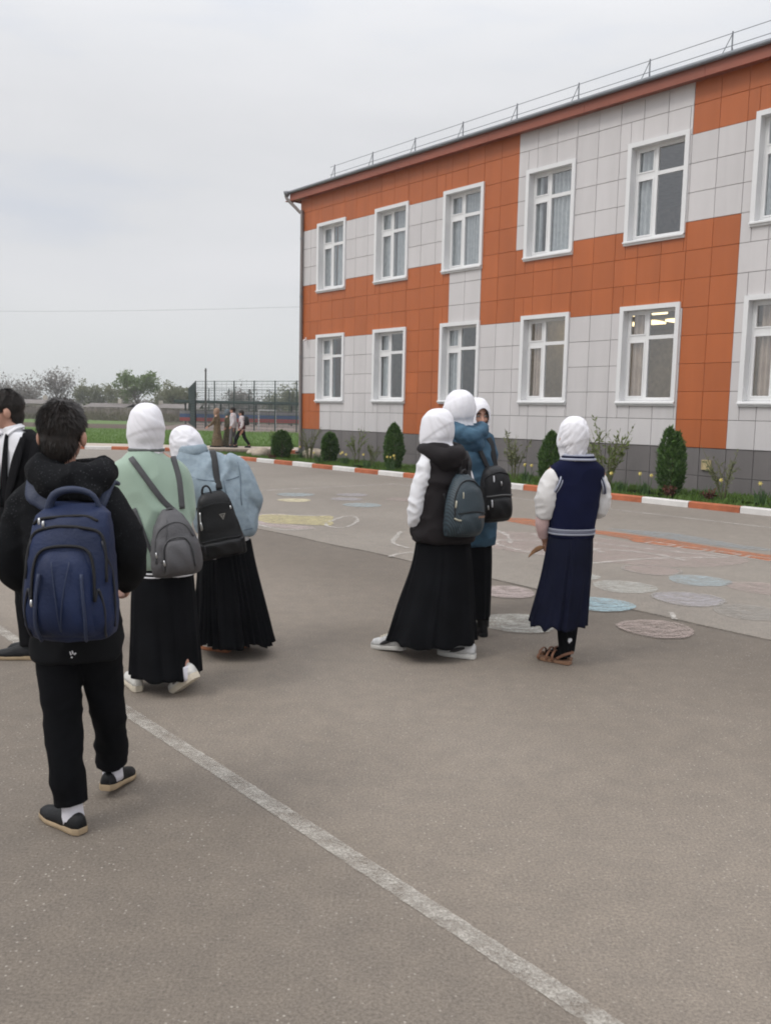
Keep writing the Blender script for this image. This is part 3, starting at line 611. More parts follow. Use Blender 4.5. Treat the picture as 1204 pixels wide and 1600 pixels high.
# ================================================================== PLANTS
def leaf_cloud(P, Nrm, size, asp, droop=0.0, twist=1.0):
    """many leaf quads (folded along the midrib) at points P, pointing along Nrm"""
    n = len(P); D = Nrm/(np.linalg.norm(Nrm, axis=1)[:, None]+1e-9)
    rnd = rng.normal(size=(n, 3)); S = np.cross(D, rnd); S /= np.linalg.norm(S, axis=1)[:, None]+1e-9; U = np.cross(S, D)
    sz = size*(0.6+0.8*rng.random(n))[:, None]; w = sz*asp
    A = P; B = P+D*sz*0.5+S*w*0.5+U*w*0.15; T = P+D*sz; Cc = P+D*sz*0.5-S*w*0.5+U*w*0.15
    V = np.stack([A, B, T, Cc], 1).reshape(-1, 3); F = np.arange(4*n).reshape(n, 4)
    return V, F
def leaf_obj(name, V, F, mat, parent=None, stuff=True):
    me = bpy.data.meshes.new(name); me.vertices.add(len(V)); me.vertices.foreach_set('co', V.astype(np.float32).ravel())
    me.loops.add(F.size); me.loops.foreach_set('vertex_index', F.astype(np.int32).ravel()); k = F.shape[1]
    me.polygons.add(len(F)); me.polygons.foreach_set('loop_start', np.arange(0, F.size, k, dtype=np.int32)); me.polygons.foreach_set('loop_total', np.full(len(F), k, np.int32))
    me.update(calc_edges=True); me.validate(); me.materials.append(mat); o = link(name, me, parent)
    if stuff: o['kind'] = 'stuff'
    return o
m_thuja = leafy('thuja_green', (0.026, 0.072, 0.012), (0.105, 0.195, 0.042), 16.0, 0.7, 0.12)
m_stem = pm('plant_stem', (0.14, 0.10, 0.06), 0.85, 20)
m_twig = pm('green_twig', (0.13, 0.13, 0.06), 0.8, 20)
def thuja(u, v, h, r, label, tips=1, rnd_top=False):
    root = thing('thuja_shrub', label, 'shrub', UV(u, v, 0.06), 0, 'evergreen shrubs in the flower bed')
    mb = MB(); mb.tube([(0, 0, -.05), (0.01, 0, h*.4), (0, 0, h*.85)], [0.035, 0.025, 0.008], 7, 3); mb.build('trunk', m_stem, root, True)
    Ps = []; Ns = []
    offs = [(0, 0, 1.0)] if tips == 1 else [(-r*0.28, 0, 0.97), (r*0.26, 0.05, 0.9)]
    for ox, oy, hs in offs:
        n = 5200//len(offs); t = rng.random(n)**0.85; a = rng.random(n)*2*np.pi
        prof = (np.sin(np.pi*np.clip(t*0.80+0.20, 0, 1)**1.1)**0.75 if not rnd_top else np.sin(np.pi*np.clip(t*0.86+0.12, 0, 1))**0.55)
        lump = 0.70+0.55*vnoise(np.stack([np.cos(a)*2.2+5+ox, np.sin(a)*2.2, t*5], 1))
        rad = r*(0.75 if tips > 1 else 1)*prof*lump*(1-0.35*rng.random(n)**2)
        P = np.stack([rad*np.cos(a)+ox*(0.5+0.5*t), rad*np.sin(a)+oy, t*h*hs*0.96+0.03], 1)
        N = np.stack([np.cos(a)*0.55, np.sin(a)*0.55, np.full(n, 1.0)], 1)+rng.normal(size=(n, 3))*0.42
        if rnd_top: N = np.stack([np.cos(a)*1.0, np.sin(a)*1.0, np.full(n, 0.7)], 1)+rng.normal(size=(n, 3))*0.35
        Ps.append(P); Ns.append(N)
        k = 60; P2 = np.stack([ox+rng.normal(size=k)*0.02, oy+rng.normal(size=k)*0.02, h*hs*(0.9+0.1*rng.random(k))], 1); Ps.append(P2); Ns.append(np.stack([rng.normal(size=k)*.15, rng.normal(size=k)*.15, np.ones(k)], 1))
    V, F = leaf_cloud(np.vstack(Ps), np.vstack(Ns), 0.085, 0.30); leaf_obj('foliage', V, F, m_thuja, root); return root
thuja(0.55, 1.75, 0.86, 0.32, 'round dark green evergreen shrub furthest left in the bed', 1, True)
thuja(2.78, 1.5, 0.86, 0.235, 'small rounded evergreen shrub below the second ground floor window from the left', 1, True)
thuja(6.0, 1.75, 1.22, 0.265, 'tall dark thuja against the orange panel left of the girls', 1)
thuja(11.42, 1.8, 1.16, 0.255, 'thuja half hidden by the girl in the navy vest', 1)
thuja(14.25, 1.5, 1.38, 0.30, 'twin tipped thuja in front of the orange column at right', 2)
m_leafA = leafy('shrub_leaf', (0.13, 0.18, 0.055), (0.22, 0.27, 0.09), 7.0, 0.6, 0.3); m_leafB = leafy('shrub_leaf_grey', (0.15, 0.175, 0.085), (0.24, 0.26, 0.13), 7.0, 0.7, 0.3)
def bush(u, v, h, spread, stems, label, mat, lsize=0.075, nl=16, asp=0.32, name='leafy_shrub'):
    root = thing(name, label, 'shrub', UV(u, v, 0.06), 0, 'loose leafy shrubs in the flower bed'); mb = MB(); Ps = []; Ns = []
    for s in range(stems):
        a = random.random()*6.28; q = spread*(0.35+0.65*random.random()); hh = h*(0.55+0.45*random.random())
        pts = [(0.05*math.cos(a), 0.05*math.sin(a), 0), (q*.4*math.cos(a), q*.4*math.sin(a), hh*.5), (q*math.cos(a)+.03*random.gauss(0, 1), q*math.sin(a), hh)]
        mb.tube(pts, [0.011, 0.008, 0.003], 5, 4); cur = crom(pts, 12)
        for k in range(nl):
            i = int((0.25+0.75*random.random())*(len(cur)-2)); p = cur[i]; dd = cur[i+1]-cur[i]; dd /= np.linalg.norm(dd)+1e-9
            Ps.append(p); Ns.append(dd*0.8+rng.normal(size=3)*0.6)
        for b_ in range(3):
            i = int((0.35+0.5*random.random())*(len(cur)-2)); p = cur[i]; aa = a+random.gauss(0, 1.2); Lb = hh*0.3
            e = p+np.array((math.cos(aa)*Lb*.6, math.sin(aa)*Lb*.6, Lb*.8)); mb.tube([p, (p+e)/2+np.array((0, 0, .02)), e], [0.006, 0.005, 0.002], 4, 3)
            for k in range(nl//2): 
                t_ = random.random(); Ps.append(p+(e-p)*t_); Ns.append((e-p)/np.linalg.norm(e-p)+rng.normal(size=3)*0.6)
    o = mb.build('branches', m_twig, root, True); V, F = leaf_cloud(np.array(Ps), np.array(Ns), lsize, asp); leaf_obj('leaves', V, F, mat, root); return root
bush(1.45, 1.3, 1.05, 0.50, 11, 'sparse greyish leafy shrub right of the round evergreen', m_leafB, 0.07, 15)
bush(3.6, 1.1, 1.2, 0.38, 6, 'thin upright shrub with a few tall shoots between two evergreens', m_leafA, 0.08, 18)
bush(4.4, 1.2, 0.7, 0.34, 6, 'low leafy shrub left of the tall dark thuja', m_leafA, 0.06, 16)
bush(6.9, 1.25, 1.15, 0.42, 8, 'yellowish green shrub just left of the black vest girl', m_leafA, 0.09, 16)
bush(10.2, 1.6, 1.3, 0.40, 9, 'upright shrub right of the girl carrying the black backpack over blue', m_leafB, 0.09, 15)
bush(12.75, 1.55, 1.55, 0.72, 13, 'large open shrub with olive leaves right of the white headscarf', m_leafA, 0.105, 18)
bush(15.35, 1.45, 1.05, 0.62, 10, 'sparse pale shrub near the beige hatch at right', m_leafB, 0.07, 13)
bush(-0.6, 1.0, 0.9, 0.6, 12, 'bright green bushy shrub at the corner of the school', leafy('shrub_leaf_bright', (0.09, 0.17, 0.03), (0.16, 0.26, 0.06), 6, 0.6, 0.3), 0.09, 26)
m_redl = leafy('red_leaf', (0.10, 0.028, 0.02), (0.17, 0.05, 0.03), 8, 0.6, 0.2)
for u, v, h, lab in ((14.55, 2.05, 0.30, 'small dark red leafed plant at the foot of the twin tipped thuja'), (15.35, 2.0, 0.26, 'small reddish plant right of the beige hatch'), (0.9, 2.35, 0.15, 'low rust coloured plant beside the round evergreen')):
    o = bush(u, v, h, 0.16, 7, lab, m_redl, 0.06, 10, 0.5, 'red_plant'); o['group'] = 'small red plants in the bed'
m_blade = leafy('daffodil_leaf', (0.05, 0.11, 0.03), (0.09, 0.17, 0.05), 6, 0.6, 0.2)
m_petal = pm('daffodil_petal', (0.72, 0.60, 0.18), 0.6, 30, var=0.12); m_cup = pm('daffodil_cup', (0.70, 0.42, 0.05), 0.6)
def daffodil(u, v, n, label, h=0.34):
    root = thing('daffodil_clump', label, 'flower', UV(u, v, 0.06), 0, 'daffodils in the flower bed'); mb = MB(); fl = MB()
    for k in range(26):
        a = random.random()*6.28; q = 0.04+0.12*random.random(); hh = h*(0.6+0.35*random.random()); p = np.array((0.09*random.gauss(0, .6), 0.09*random.gauss(0, .6), 0))
        e = p+np.array((q*math.cos(a), q*math.sin(a), hh)); s = np.array((-math.sin(a), math.cos(a), 0))*0.011; m_ = (p+e)/2+np.array((0, 0, .03))
        mb.add([p-s, p+s, m_+s, e, m_-s], [(0, 1, 2, 3, 4)])
    mb.build('leaves', m_blade, root)
    for k in range(n):
        x, y = random.gauss(0, .10), random.gauss(0, .08); hh = h*(0.9+0.4*random.random())
        st = MB(); st.tube([(x*.5, y*.5, 0), (x, y, hh*.6), (x*1.05, y, hh)], 0.006, 5, 2); so = st.build('flower_stem', m_blade, root)
        pe = MB(); d = Vector(UV(0, 1, 0))-Vector(UV(0, 0, 0)); d = Vector((d.x+random.gauss(0, .5), d.y+random.gauss(0, .5), .15)).normalized(); M = d.to_track_quat('Z', 'Y').to_matrix()
        c = Vector((x*1.05, y, hh+.01))
        for j in range(6):
            a = j*math.pi/3; r_ = 0.048; w = 0.35
            V = [M@Vector((0, 0, 0)), M@Vector((r_*.6*math.cos(a-w), r_*.6*math.sin(a-w), .008)), M@Vector((r_*math.cos(a), r_*math.sin(a), .0)), M@Vector((r_*.6*math.cos(a+w), r_*.6*math.sin(a+w), .008))]
            pe.add([c+q for q in V], [(0, 1, 2, 3)])
        pe.tube([c, c+d*0.035], [0.014, 0.022], 8, 1); pe.build('flower', m_petal, so)
for u, v, n, lab in ((0.9, 1.2, 1, 'single daffodil beside the round evergreen'), (3.2, 2.2, 1, 'yellow daffodil at the foot of the second rounded evergreen'), (4.05, 1.9, 3, 'daffodils under the thin upright shrub'), (5.55, 2.3, 1, 'single daffodil left of the tall dark thuja'),
                     (6.45, 2.25, 4, 'clump of yellow daffodils right of the tall dark thuja'), (10.75, 1.85, 3, 'clump of pale daffodils right of the black backpack'), (13.45, 2.1, 1, 'single pale daffodil just right of the navy vest'),
                     (13.95, 2.0, 2, 'leafy daffodil clump with a yellow bloom left of the twin tipped thuja'), (15.3, 1.9, 1, 'single pale daffodil under the sparse pale shrub'), (16.15, 1.5, 1, 'single cream daffodil nearest the right edge')):
    daffodil(u, v, n, lab)
# grass in the bed and along the lawn edge
def grass(name, P, h, mat):
    n = len(P); a = rng.random(n)*2*np.pi; w = 0.007+0.008*rng.random(n); hh = h*(0.5+0.8*rng.random(n)); lean = 0.6*hh
    S = np.stack([np.cos(a)*w, np.sin(a)*w, 0*a], 1); b = rng.random(n)*2*np.pi; T = P+np.stack([np.cos(b)*lean*.6, np.sin(b)*lean*.6, hh], 1)
    V = np.stack([P-S, P+S, T], 1).reshape(-1, 3); F = np.arange(3*n).reshape(n, 3); return leaf_obj(name, V, F, mat)
m_gbl = leafy('grass_blade', (0.085, 0.165, 0.025), (0.15, 0.25, 0.05), 2.5, 0.7, 0.3)
n = 30000; u = -4.1+24*rng.random(n); v = 0.15+2.5*rng.random(n); keep = (vnoise(np.stack([u*1.2, v*1.2, 0*u], 1)) > 0.22) & ~((u < -1) & (v < -0.8)); u, v = u[keep], v[keep]
P = np.stack([FX+DX*u+NX*v, FY+DY*u+NY*v, np.full(len(u), 0.055)], 1); grass('bed_grass', P, 0.09, m_gbl)
n = 45000; x = -24+22*rng.random(n); y = 35.65+(rng.random(n)**1.6)*26; P = np.stack([x, y, np.full(n, 0.015)], 1); grass('lawn_grass', P, 0.12, m_gbl)
# stones in the corner of the bed
m_rock = pm('pale_rock', (0.40, 0.34, 0.27), 0.9, 6, var=0.2, bump=0.5)
for u, v, s, lab in ((-0.9, 1.6, (0.42, 0.3, 0.2), 'pale boulder left of the round evergreen'), (0.95, 0.75, (0.45, 0.3, 0.22), 'pale boulder behind the round evergreen on its right'), (-1.9, 1.3, (0.26, 0.2, 0.13), 'smaller boulder at the left end of the bed')):
    mb = MB(); mb.ell((0, 0, 0), (1, 1, 1), seg=14, rg=9); V = np.array(mb.v); V *= (0.8+0.35*fbm(V*1.6+u*7, 3))[:, None]; V *= np.array(s)*1.1; mb.v = [tuple(p) for p in V]
    o = mb.build('boulder', m_rock, None, True); o.location = UV(u, v, 0.05+s[2]*0.55); o.rotation_euler = (0, 0, random.random()*6); tag(o, lab, 'rock', 'boulders in the bed')
mb = MB(); mb.tube([UV(-3.6, 2.05, .13), UV(-2.5, 1.0, .15), UV(-1.6, 0.1, .17)], 0.085, 10, 3); o = mb.build('log', pm('grey_log', (0.17, 0.14, 0.11), 0.9, 5, var=0.25, bump=0.5, stretch=(4, 4, 1)), None, True); tag(o, 'grey log lying in the grass near the left end of the bed', 'log')

# ================================================================== FAR SIDE: court, trees, houses, fences
m_post = pm('dark_green_metal', (0.018, 0.04, 0.034), 0.5, 3); m_wire = pm('mesh_wire', (0.05, 0.075, 0.07), 0.5, 3)
court = thing('court_fence', 'tall dark green mesh fence around the sports court', 'fence', (0, 0, 0))
PA, PB, PC, PD = np.array((-15.1, 68.5)), np.array((-3.2, 61.0)), np.array((-21.0, 92.0)), np.array((-4.0, 92.0))
def fpost(p, h): mb = MB(); mb.box((0, 0, h/2), (0.085, 0.085, h)); o = mb.build('post', m_post, court); o.location = (p[0], p[1], 0)
def frun(A, B, n, h, last=True):
    wires = MB(); d = (B-A)/np.linalg.norm(B-A); nrm = np.array((-d[1], d[0]))
    for i in range(n+(1 if last else 0)): fpost(A+(B-A)*i/n, h)
    for z in np.linspace(0.12, h-0.04, 17):
        r = 0.011 if z < h-0.1 else 0.02
        a, b = (*A, z), (*B, z); wires.tube([a, b], r, 4, 1, cap=False)
    Ltot = np.linalg.norm(B-A); nv = int(Ltot/0.5)
    for i in range(nv): p = A+(B-A)*(i+.5)/nv; wires.tube([(*p, .1), (*p, h-.05)], 0.007, 3, 1, cap=False)
    w = wires.build('mesh_infill', m_wire, court); w['kind'] = 'stuff'
frun(PA, PB, 7, 3.75); frun(PA, PC, 6, 3.75, False); frun(PC, PD, 8, 3.75); 
mb = MB(); mb.tube([(0, 0, 0), (0, 0, 2.4), (0.02, 0, 4.75)], [0.09, 0.08, 0.06], 8, 1); mb.box((0, 0, 4.55), (0.12, 0.5, 0.05)); o = mb.build('utility_pole', pm('dark_pole', (0.06, 0.055, 0.05), 0.8), None); o.location = (-14.4, 68.9, 0.02); tag(o, 'thin dark pole taller than the court fence near its left corner', 'pole')
# spectator shelter with dark roof and painted boards
sh = thing('spectator_shelter', 'long dark roofed shelter along the far side of the court', 'shelter', (-13.3, 87.0, 0.02), R_(-2))
mb = MB(); mb.box((0, 0, 2.25), (15.5, 2.6, 0.30)); mb.build('roof', m_post, sh, bevel=0.03)
for x in (-7.2, -3.6, 0, 3.6, 7.2):
    mb = MB(); mb.box((x, 0.9, 1.05), (0.14, 0.14, 2.1)); mb.build('post', m_post, sh)
for zz, hh, mt, nm in ((0.50, 0.34, pm('board_red', (0.34, 0.06, 0.055), 0.6), 'red_board'), (0.86, 0.36, pm('board_blue', (0.05, 0.10, 0.22), 0.6), 'blue_board'), (1.2, 0.3, pm('board_pale', (0.26, 0.26, 0.27), 0.6), 'pale_board')):
    for i in range(5):
        mb = MB(); mb.box((-6.0+3.0*i, -0.2, zz), (2.96, 0.06, hh-0.01)); mb.build(nm, mt, sh)
m_goal = pm('goal_paint', (.42, .42, .42), .7)
goal = thing('football_goal', 'small white football goal frame behind the court mesh', 'goal', (-9.75, 70.5, 0.025), R_(4))
for x in (-0.68, 0.68): 
    mb = MB(); mb.box((x, 0, 0.75), (0.09, 0.09, 1.5)); mb.build('goal_post', m_goal, goal)
mb = MB(); mb.box((0, 0, 1.545), (1.45, 0.09, 0.09)); mb.build('crossbar', m_goal, goal)
for x in (-0.68, 0.68): 
    mb = MB(); mb.tube([(x, 0.05, 1.5), (x, 0.9, 0.03)], 0.03, 6, 1); mb.build('brace', m_goal, goal)
# weathered board fence at the end of the field
bf = thing('board_fence', 'long weathered grey board fence at the far end of the field', 'fence', (-75, 100, 0))
m_bd = pm('grey_board', (0.19, 0.165, 0.145), 0.95, 2, var=0.2, rnd=0.25)
mb = MB(); mb.box((0, 0, 0.72), (0.285, 0.03, 1.44)); bme = mb.mesh('board'); bme.materials.append(m_bd)
for i in range(290):
    o = link('board', bme, bf); o.location = (24+i*0.3+0.01*random.random(), 0.05*random.random(), -0.12*random.random()+.08)
for z in (0.35, 1.15):
    mb = MB(); mb.box((37, 0.06, z), (76+60, 0.05, 0.08)); mb.build('rail', m_bd, bf)
m_hw = pm('pale_house_wall', (0.46, 0.42, 0.36), 0.9, 0.5, var=0.1); m_hr = pm('grey_roof', (0.17, 0.15, 0.14), 0.85, 1, var=0.15); m_dk = pm('dark_window', (0.03, 0.03, 0.035), 0.3)
def house(x, y, w, d, h, rh, label, rz=0.0):
    h *= .92; rh *= .55; r = thing('house', label, 'house', (x, y, 0), rz, 'village houses beyond the field')
    mb = MB(); mb.box((0, 0, h/2), (w, d, h)); wl = mb.build('wall', m_hw, r)
    mb = MB(); o_ = 0.4; mb.rings([[(s*(w/2+o_), -d/2-o_, h-.05), (s*(w/2+o_), 0, h+rh), (s*(w/2+o_), d/2+o_, h-.05), (s*(w/2+o_), 0, h+rh-.12)] for s in (-1, 1)]); rf = mb.build('roof', m_hr, r)
    mb = MB(); mb.box((w*.2, 0.3, h+rh+.1), (.5, .5, 1.0)); mb.build('chimney', m_hw, rf)
    for k in range(3):
        mb = MB(); mb.box((-w*.3+k*w*.3, -d/2-0.02, h*.55), (0.9, 0.06, 1.1)); wn_ = mb.build('window', m_hw, r)
        mb = MB(); mb.box((-w*.3+k*w*.3, -d/2-0.056, h*.55), (0.76, 0.02, 0.96)); mb.build('pane', m_dk, wn_)
house(-27.9, 118, 4.6, 6, 1.75, 0.95, 'pale house with a low grey roof left of the court fence', 0.1)
house(-47.6, 118, 5.5, 6, 2.0, 0.9, 'pale house half hidden behind the suited boy', 0.1)
house(-37.6, 119, 5.0, 6, 1.7, 0.9, 'low pale house left of the green tree', -0.05)
house(-33.2, 124, 4.2, 5, 1.7, 0.8, 'low house just right of the dark haired boy beyond the fence', 0.0)
def tree(x, y, h, cr, label, leaf, name='tree', nleaf=2600, lsize=0.42, bare=False, trunk_h=0.3, squash=0.8, grp='trees beyond the field'):
    root = thing(name, label, 'tree', (x, y, 0), 0, grp); mb = MB(); r0 = 0.02*h+0.05
    mb.tube([(0, 0, -.1), (0.05*h*random.gauss(0, .4), 0, h*trunk_h), (0.03*h, 0, h*.55)], [r0, r0*.8, r0*.5], 8, 3); tips = []
    nb = 13 if not bare else 26
    for k in range(nb):
        a = 2*math.pi*k/nb+random.random(); zz = h*(trunk_h*.7+0.4*random.random()); q = cr*(0.5+0.45*random.random()); e = np.array((q*math.cos(a), q*math.sin(a)*.8, min(h*0.96, zz+h*(0.2+0.35*random.random()))))
        p = np.array((0.02*h*random.gauss(0, 1), 0, zz)); m_ = (p+e)/2+np.array((0, 0, .04*h)); mb.tube([p, m_, e], [r0*.4, r0*.25, r0*.08], 5, 3); tips += [(e, 0.34), (m_*.4+e*.6, 0.3)]
        for j in range(5 if bare else 2):
            s = p+(e-p)*(0.4+0.5*random.random()); f_ = s+rng.normal(size=3)*cr*.28+np.array((0, 0, .12*h)); mb.tube([s, (s+f_)/2, f_], [r0*.16, r0*.1, r0*.04], 4, 2); tips.append((f_, 0.22))
    for k in range(4): tips.append((np.array((cr*.3*random.gauss(0, 1), cr*.3*random.gauss(0, 1), h*(0.8+0.15*random.random()))), 0.3))
    mb.build('trunk', m_bark, root, True)
    T = np.array([q[0] for q in tips]); S = np.array([q[1] for q in tips])*cr; i = rng.integers(0, len(T), nleaf)
    dv = rng.normal(size=(nleaf, 3)); dv /= np.linalg.norm(dv, axis=1)[:, None]; rr = S[i]*rng.random(nleaf)**0.45
    P = T[i]+dv*rr[:, None]*np.array((1, 1, squash)); P[:, 2] = np.maximum(P[:, 2], h*0.12); V, F = leaf_cloud(P, dv+rng.normal(size=(nleaf, 3))*.8, lsize, 0.6); leaf_obj('crown', V, F, leaf, root); return root
m_bark = pm('tree_bark', (0.17, 0.15, 0.13), 0.95, 2, var=0.25)
l_green = leafy('tree_leaf_green', (0.11, 0.165, 0.055), (0.19, 0.25, 0.10), 0.5, 0.7, 0.3); l_olive = leafy('tree_leaf_olive', (0.15, 0.165, 0.09), (0.22, 0.225, 0.13), 0.4, 0.8, 0.3); l_grey = leafy('tree_twig_grey', (0.19, 0.175, 0.16), (0.26, 0.24, 0.215), 0.4, 0.9, 0.2)
tree(-34.6, 120, 5.9, 2.7, 'fresh green spreading tree alone above the others', l_green, 'tree', 2600, 0.34, trunk_h=0.35)
tree(-57.0, 150, 6.6, 3.2, 'large bare greyish tree behind the dark haired boy', l_grey, 'bare_tree', 1500, 0.35, True)
tree(-51.5, 150, 5.0, 2.6, 'olive green tree right of the large bare one', l_olive, 'tree', 1800, 0.42)
tree(-46.4, 150, 4.6, 2.8, 'low grey green tree between the bare tree and the fresh green one', l_olive, 'tree', 1700, 0.42)
tree(-31.4, 130, 4.6, 2.5, 'round grey green tree right of the fresh green one', l_olive, 'tree', 2200, 0.36)
tree(-24.3, 140, 4.2, 1.5, 'small grey tree at the left post of the court fence', l_grey, 'bare_tree', 900, 0.3, True)
tree(-15.8, 145, 4.5, 2.2, 'pale green tree seen through the court mesh', l_olive, 'tree', 1500, 0.36)
tree(-9.5, 150, 4.2, 2.4, 'olive tree nearest the school corner behind the court', l_olive, 'tree', 1500, 0.36)
tree(-62.5, 140, 5.6, 2.4, 'tall bare tree with thin upright twigs beside the suited boy', l_grey, 'bare_tree', 350, 0.3, True)
tree(-59.3, 142, 5.0, 2.4, 'second thin bare tree beside the suited boy, with the denser twigs', l_grey, 'bare_tree', 500, 0.3, True)
for k, (x, y, h, c, w) in enumerate(((-67, 160, 4.5, 4.0, 'at the left edge of the view'), (-40.5, 160, 3.9, 3.2, 'left of the fresh green tree'), (-27.5, 165, 3.8, 4, 'behind the pale house by the court'), (-20, 165, 3.6, 3.6, 'above the left half of the shelter roof'), (-12, 168, 3.5, 3.6, 'above the shelter roof near the school'))):
    tree(x, y, h, c, 'low grey brown scrub tree '+w, l_grey if k % 2 == 0 else l_olive, 'scrub_tree', 1300, 0.5, True)
o = leaf_obj('distant_treeline', *leaf_cloud(np.stack([-260+330*rng.random(26000), 185+40*rng.random(26000), 0.2+3.6*rng.random(26000)**1.4*(0.6+0.7*vnoise(np.stack([np.arange(26000)*0., 0*np.arange(26000), 0*np.arange(26000)], 1)))], 1), rng.normal(size=(26000, 3)), 1.0, 0.6), l_grey)
# scrub and dead weeds before the board fence
n = 9000; x = -60+52*rng.random(n); y = 96+3.5*rng.random(n); hgt = 0.25+1.25*vnoise(np.stack([x*.35, y*.3, 0*x], 1))**1.5
P = np.stack([x, y, hgt*rng.random(n)], 1); leaf_obj('dry_weeds', *leaf_cloud(P, np.stack([rng.normal(size=n)*.5, rng.normal(size=n)*.5, np.ones(n)], 1), 0.34, 0.25), leafy('dry_weed', (0.12, 0.105, 0.075), (0.16, 0.15, 0.09), 0.3, 0.9, 0.2))
# overhead cable between two far poles
mb = MB(); P0_, P1_ = np.array((-60, 66, 8.9)), np.array((14, 52, 9.0)); pts = [P0_+(P1_-P0_)*t_+np.array((0, 0, -1.1*4*t_*(1-t_))) for t_ in np.linspace(0, 1, 13)]
mb.tube(pts, 0.006, 5, 1, cap=False); o = mb.build('overhead_cable', m_post, None); tag(o, 'thin overhead cable sagging across the sky left of the school', 'cable')

# the day is a little hazy: far trees fade
hz = MB(); hz.box((0, 300, 5.6), (1300, 800, 13.2)); hm_ = bpy.data.materials.new('haze_air'); hm_.use_nodes = True; ht_ = hm_.node_tree; ht_.nodes.clear()
ho = ht_.nodes.new('ShaderNodeOutputMaterial'); hv = ht_.nodes.new('ShaderNodeVolumePrincipled'); hv.inputs['Color'].default_value = (0.93, 0.95, 0.97, 1); hv.inputs['Density'].default_value = 0.0009; hv.inputs['Anisotropy'].default_value = 0.2
ht_.links.new(hv.outputs[0], ho.inputs['Volume']); o = hz.build('haze', hm_); o['kind'] = 'stuff'

# ================================================================== PEOPLE: toolkit
from mathutils.bvhtree import BVHTree
def remesh(mb, voxel, it=6, fac=0.5):
    me = mb.mesh('tmp'); fix_normals(me); o = bpy.data.objects.new('tmp', me); C.objects.link(o)
    r = o.modifiers.new('r', 'REMESH'); r.mode = 'VOXEL'; r.voxel_size = voxel
    if it: s = o.modifiers.new('s', 'SMOOTH'); s.iterations = it; s.factor = fac
    dg = bpy.context.evaluated_depsgraph_get(); out = bpy.data.meshes.new_from_object(o.evaluated_get(dg)); bpy.data.objects.remove(o); bpy.data.meshes.remove(me)
    out.materials.clear(); out.polygons.foreach_set('use_smooth', [True]*len(out.polygons)); return out
def vco(me): a = np.empty(len(me.vertices)*3, np.float32); me.vertices.foreach_get('co', a); return a.reshape(-1, 3).astype(float)
def vno(me): a = np.empty(len(me.vertices)*3, np.float32); me.vertices.foreach_get('normal', a); return a.reshape(-1, 3).astype(float)
def setco(me, P): me.vertices.foreach_set('co', P.astype(np.float32).ravel()); me.update()
def fold(me, layers, seed=0.0):
    """push cloth in and out: layers of (depth, (sx, sy, sz) frequency, yaw of the fold field, ridge power)"""
    P = vco(me); N = vno(me); d = np.zeros(len(P))
    for amp, sc, yw, pw in layers:
        c, s = math.cos(yw), math.sin(yw); Q = np.stack([P[:, 0]*c-P[:, 2]*s, P[:, 1], P[:, 0]*s+P[:, 2]*c], 1)
        W = Q+0.04*np.stack([fbm(Q*6+3, 2), fbm(Q*6+9, 2), fbm(Q*6+21, 2)], 1)
        n = 1-np.abs(2*vnoise(W*np.array(sc)+seed)-1); d += amp*(n**pw-0.5)
    setco(me, P+N*d[:, None])
def cloth(name, mb, mat, parent, voxel=0.010, it=6, layers=(), seed=0.0, label=None, cut=None):
    me = remesh(mb, voxel, it)
    if layers: fold(me, layers, seed)
    if cut is not None:
        P = vco(me); kill = cut(P); bm = bmesh.new(); bm.from_mesh(me); bm.verts.ensure_lookup_table()
        bmesh.ops.delete(bm, geom=[v for v, k in zip(bm.verts, kill) if k], context='VERTS'); bm.to_mesh(me); bm.free()
    me.materials.append(mat); o = link(name, me, parent)
    if label: o['label'] = label
    return o
def fwd(y): return np.array((-math.sin(y), math.cos(y), 0.0))
def rgt(y): return np.array((math.cos(y), math.sin(y), 0.0))
def hand_into(mb, w, d, n, side, curl=0.5, s=1.0):
    """palm with four unequal bent fingers and a thumb; d along the hand, n out of the back of the hand"""
    d = np.array(d, float); d /= np.linalg.norm(d); n = np.array(n, float); n -= d*(n@d); n /= np.linalg.norm(n); x = np.cross(d, n)*side
    mb.tube([w-d*.02, w+d*.03*s, w+d*.075*s, w+d*.09*s], [(.022*s, .018*s), (.034*s, .015*s), (.038*s, .013*s), (.034*s, .009*s)], 12, 3, side=x)
    for k, (off, ln) in enumerate(((-.027, .066), (-.009, .078), (.009, .073), (.026, .056))):
        b = w+d*.08*s+x*off*s; L1 = ln*s; c = curl
        p1 = b+d*L1*.42*math.cos(c)-n*L1*.42*math.sin(c); p2 = p1+d*L1*.33*math.cos(2*c)-n*L1*.33*math.sin(2*c); p3 = p2+d*L1*.27*math.cos(2.7*c)-n*L1*.27*math.sin(2.7*c)
        mb.tube([b-d*.015*s, b, p1, p2, p3], [.0085*s, .0088*s, .0082*s, .0076*s, .0058*s], 8, 2)
    t0 = w+d*.025*s-x*.028*s; mb.tube([w+d*.01*s-x*.012*s, t0, t0+d*.03*s-x*.016*s-n*.008*s, t0+d*.055*s-x*.014*s-n*.02*s], [.013*s, .012*s, .0095*s, .007*s], 8, 2)
def head_M(yaw, pitch=0.0, roll=0.0):
    return np.array(Matrix.Rotation(yaw, 3, 'Z')@Matrix.Rotation(-pitch, 3, 'X')@Matrix.Rotation(roll, 3, 'Y'))
